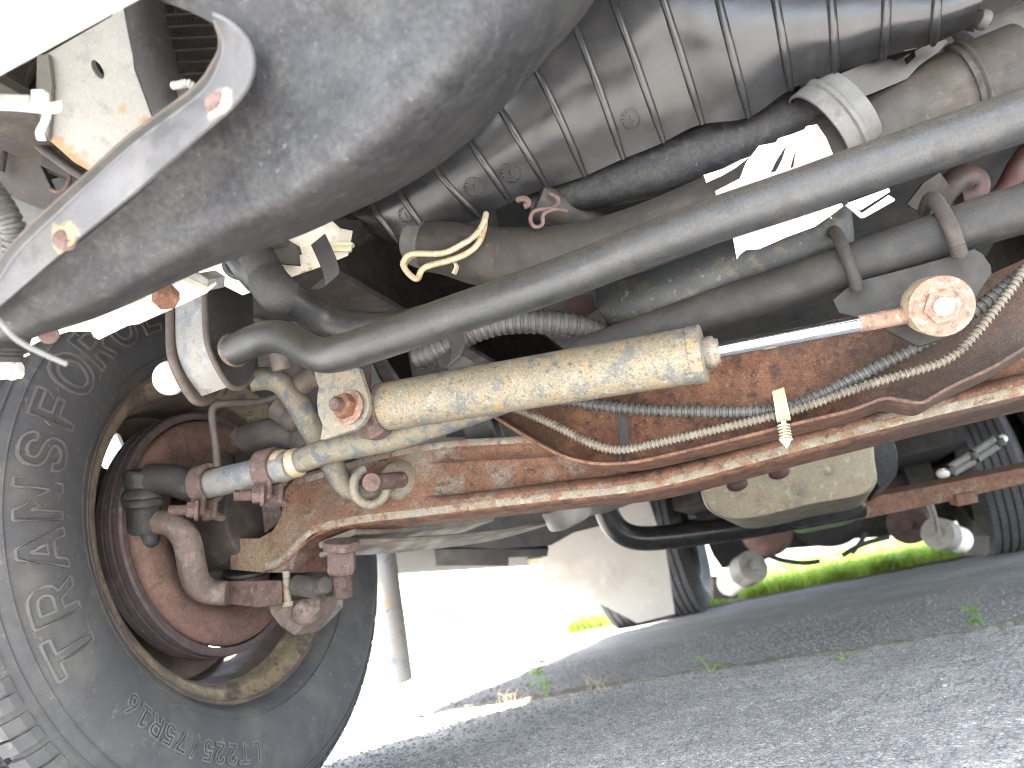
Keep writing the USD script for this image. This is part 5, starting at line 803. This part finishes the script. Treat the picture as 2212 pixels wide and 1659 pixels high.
def shock(a, b, c, la):
    (u0, v0), (u1, v1), (u2, v2) = a, b, c; p0, p1, p2 = D(u0, v0, 2.66), D(u1, v1, 2.74), D(u2, v2, 2.80); ax = unit(p1-p0)
    return thing('shock_absorber', la, 'shock absorber', P('dust_tube', lathe([(0, 0), (0, .050), (.003, .056), (.075, .056), (.08, .050), (.08, 0)], p0, ax, 40), 'shock_grey', smooth=40), P('lower_tube', lathe([(0, .04), (.01, .047), (.10, .047), (.12, .035), (.125, 0)], p0+ax*.08, unit(p2-p0-ax*.08), 40), 'shock_white', smooth=40), P('stud', cyl(p0 - ax*.02, p0, .018), 'shock_grey', smooth=40), P('eye_bracket', rough(obox(p2 + (p2-p1)*.30, RT*.09, UP*.07, FW*.05), .006, 14, 1), 'gasket', smooth=30), group='rear shock absorbers')
shock((1628, 1222), (1600, 1240), (1572, 1262), 'left rear shock absorber, pale body pointing down to the mud flap tyre')
shock((2024, 1152), (2056, 1160), (2092, 1172), 'right rear shock absorber with its round grey end facing out')
one('sway_link', 'thin dark curved rod in front of the bright grass', 'rod', cat(tube(G([(1660, 1200, 2.7), (1690, 1210, 2.7), (1740, 1216, 2.7), (1770, 1212, 2.7)]), .009, 30, 10), tube(G([(1820, 1200, 2.7), (1850, 1182, 2.7), (1875, 1172, 2.7), (1920, 1160, 2.7)]), .009, 30, 10), tube(G([(1840, 1196, 2.7), (1862, 1166, 2.7), (1870, 1150, 2.7)]), .008, 20, 10)), 'dark')
one('brake_cable', 'grey cable dropping to the right shock absorber', 'cable', tube(G([(1995, 1060, 2.2), (2010, 1095, 2.3), (2018, 1120, 2.4), (2022, 1145, 2.5)]), .010, 30, 10), 'shock_grey')

# right upper corner: alternator and red engine brackets
alt = D(2190, 130, .70); aa = unit(RT - UP*-.35)
thing('alternator', 'grey ribbed canister with a slotted end bracket, far upper right', 'alternator', P('case', lathe([(-.05, 0), (-.05, .035), (-.045, .042), (.05, .046), (.05, 0)], D(2165, 130, .72), aa, 48), 'strap_grey', smooth=40), P('slotted_bracket', slab(G([(2075, 130), (2100, 100), (2150, 82), (2190, 150), (2196, 190), (2170, 205), (2130, 215)], d=.665), FW*.006, [G([(2120, 98), (2128, 92), (2158, 148), (2152, 158), (2136, 160)], d=.665)]), 'dark_brown'), P('lug', cat(*[ball(D(u, v, .66), .007) for u, v in ((2180, 190), (2160, 205), (2205, 175))]), 'rust_pink'), P('pulley', lathe([(0, 0), (0, .030), (.004, .033), (.008, .028), (.012, .033), (.016, .028), (.02, .033), (.024, .03), (.03, 0)], D(2050, 105, .72), aa, 40), 'plastic', smooth=30))
one('fan_stub', 'small pale rounded stub under the shroud end, top right', 'stub', cyl(D(2112, 40, .66), D(2135, 46, .66), .0085, .003), 'strap_grey', smooth=40)
one('red_bracket', 'dark red curved engine bracket above the u-bolts, right edge', 'bracket', cat(tube(G([(2020, 445, .80), (2045, 410, .80), (2075, 388, .80), (2105, 392, .80), (2108, 415, .80), (2070, 430, .80)]), [.012, .014, .015, .012, .010], 40, 12), tube(G([(2110, 425, .82), (2150, 425, .82), (2180, 395, .82), (2215, 340, .82), (2240, 320, .82)]), [.008, .010, .012, .012], 40, 12)), 'engine_red', smooth=50)
one('brown_shield', 'dark brown angular shield plate left of the red bracket', 'shield', slab(G([(1960, 440), (1995, 395), (2030, 372), (2065, 420), (2040, 450), (2010, 470), (1965, 446)], d=.74), FW*.004), 'dark_brown')
one('red_hose_clip', 'dark red bracket seen just under the sway bar middle', 'bracket', slab(G([(1200, 690), (1240, 640), (1278, 636), (1290, 668), (1270, 682), (1215, 700)], d=.84), FW*.012), 'engine_red')
one('pale_joint', 'pale steel joint seen between the tie rod and the crossmember tip', 'joint', cat(cyl(D(1002, 925, .98), D(1060, 905, .98), .026), cyl(D(1010, 955, 1.02), D(1085, 930, 1.02), .022), slab(G([(960, 920), (1010, 912), (1010, 945), (965, 945)], d=1.05), FW*.01)), 'strap_grey', smooth=40)
one('dark_joint', 'round rusty joint behind the curved link arm', 'joint', cat(rough(ball(D(640, 905, .93), .020, (1, 1, .9)), .002, 60), rough(ball(D(655, 950, .93), .017), .002, 60), cyl(D(600, 880, .94), D(640, 905, .93), .016)), 'gasket', smooth=50)
one('short_stub', 'short dark pipe stub under the sway bar bend', 'stub', cyl(D(600, 760, .80), D(610, 800, .80), .0105, .002), 'gasket', smooth=40)
one('side_stub', 'olive pipe stub right of the curved link arm', 'stub', cyl(D(650, 830, .86), D(690, 805, .85), .013, .002), 'gasket', smooth=40)
one('inner_panel', 'dark sloping inner fender panel behind the sway bar bend', 'panel', cat(slab(G([(540, 640), (700, 690), (800, 760), (800, 900), (720, 900), (560, 800)], d=1.0), FW*.006), tube(G([(545, 690, .99), (640, 700, .99), (730, 660, .98)]), .006, 30, 8), slab(G([(560, 700), (650, 720), (740, 740), (740, 760), (640, 745), (560, 730)], d=.985), FW*.004)), 'dark_brown')

# ================================================================== WEEDS in the crack, straw on the ground
def leaf_shape(o, dirv, up, L, W):
    t = np.linspace(0, 1, 7); dv = unit(dirv); s = unit(np.cross(dv, up)); n = np.cross(s, dv); c = np.array([o + dv*L*x - n*L*.25*x*x for x in t]); w = W*np.sin(np.pi*np.clip(t*.97+.02, 0, 1))**.8
    v = np.vstack([c - s*w[:, None] + n*w[:, None]*.25, c, c + s*w[:, None] + n*w[:, None]*.25]); k = 7; f = []
    for a in range(2):
        for b in range(k-1): f.append([a*k+b, a*k+b+1, (a+1)*k+b+1, (a+1)*k+b])
    return quads(v, f)
def weed(base, stems, label, seed):
    g = np.random.default_rng(seed); b = Z(*base, .0); b[2] = float(ground_z(np.array([b[0]]), np.array([b[1]]))[0]) - .003; st = []; lv = []; s = 1.2*dep(b)/F_PX
    for (du, dv, lL) in stems:
        tip = b + RT*du*s + V(0, 0, 1)*dv*s + V(0, g.uniform(-.01, .01), 0); mid = (b+tip)/2 + V(g.uniform(-.004, .004), g.uniform(-.004, .004), .004); st.append(tube([b, mid, tip], [.0011, .0007], 14, 6))
        for q in range(3): lv.append(leaf_shape(tip - (tip-b)*.12*q, V(g.normal(), g.normal()*.6, g.uniform(-.1, .7)), V(0, 0, 1), lL*s*g.uniform(.8, 1.1), lL*s*.33))
    parts = [P('stem', cat(*st), 'leaf')] + [P('leaf', m, 'leaf', smooth=True) for m in lv]
    thing('weed', label, 'weed', *parts, group='weeds in the asphalt crack')
weed((1182, 1508), [(-20, 55, 18), (-8, 40, 22), (4, 62, 20), (8, 25, 16)], 'tallest upright weed, nearest the bright sunlit pavement', 1)
weed((1536, 1452), [(-12, 30, 20), (12, 18, 18)], 'small two stemmed weed in the middle of the crack', 2)
weed((1822, 1424), [(-6, 8, 12), (8, 12, 12)], 'tiny flat weed low in the crack, right of the middle', 3)
weed((2128, 1352), [(-30, 18, 26), (-22, 38, 24), (-8, 44, 18)], 'leafy weed at the right end of the crack', 4)
st = []
for (u, v, n) in ((1290, 1490, 14), (1262, 1478, 6), (1090, 1520, 10), (1120, 1516, 6)):
    for _ in range(n):
        b = Z(u + rng.normal(0, 14), v + rng.normal(0, 3), .002); h = rng.uniform(.008, .03); st.append(tube([b, b + V(rng.normal(0, .006), rng.normal(0, .006), h*.6), b + V(rng.normal(0, .014), rng.normal(0, .012), h)], [.0007, .0003], 8, 5))
for _ in range(40):
    b = V(rng.uniform(0, 1.5), 0, .004); b[1] = crack_y(b[0]) + rng.normal(-.02, .04); a = rng.uniform(0, 3.14); L = rng.uniform(.006, .022); st.append(tube([b, b + V(math.cos(a)*L*.5, math.sin(a)*L*.5, .002), b + V(math.cos(a)*L, math.sin(a)*L, 0)], .0005, 6, 5))
one('dry_grass', 'dry straw coloured grass bits along the asphalt crack', 'dry grass', cat(*st), 'straw', kind='stuff')
fallen = []
for _ in range(12):
    b = V(rng.uniform(-.1, .8), rng.uniform(.3, 1.0), .003); fallen.append(leaf_shape(b, V(rng.normal(), rng.normal(), .15), V(0, 0, 1), rng.uniform(.006, .014), rng.uniform(.002, .004)))
one('fallen_leaves', 'dry brown leaf bits on the pale asphalt beside the tyre', 'leaf litter', cat(*fallen), 'straw', kind='stuff')
one('dry_stem', 'tan dry reed stem leaning on the tyre sidewall at the left edge', 'dry stem', cat(tube(G([(-40, 1000, .80), (10, 1046, .80), (52, 1100, .80)]), .0034, 20, 10), tube(G([(48, 1095, .80), (80, 1135, .80)]), .0012, 8, 6)), 'straw', smooth=50)
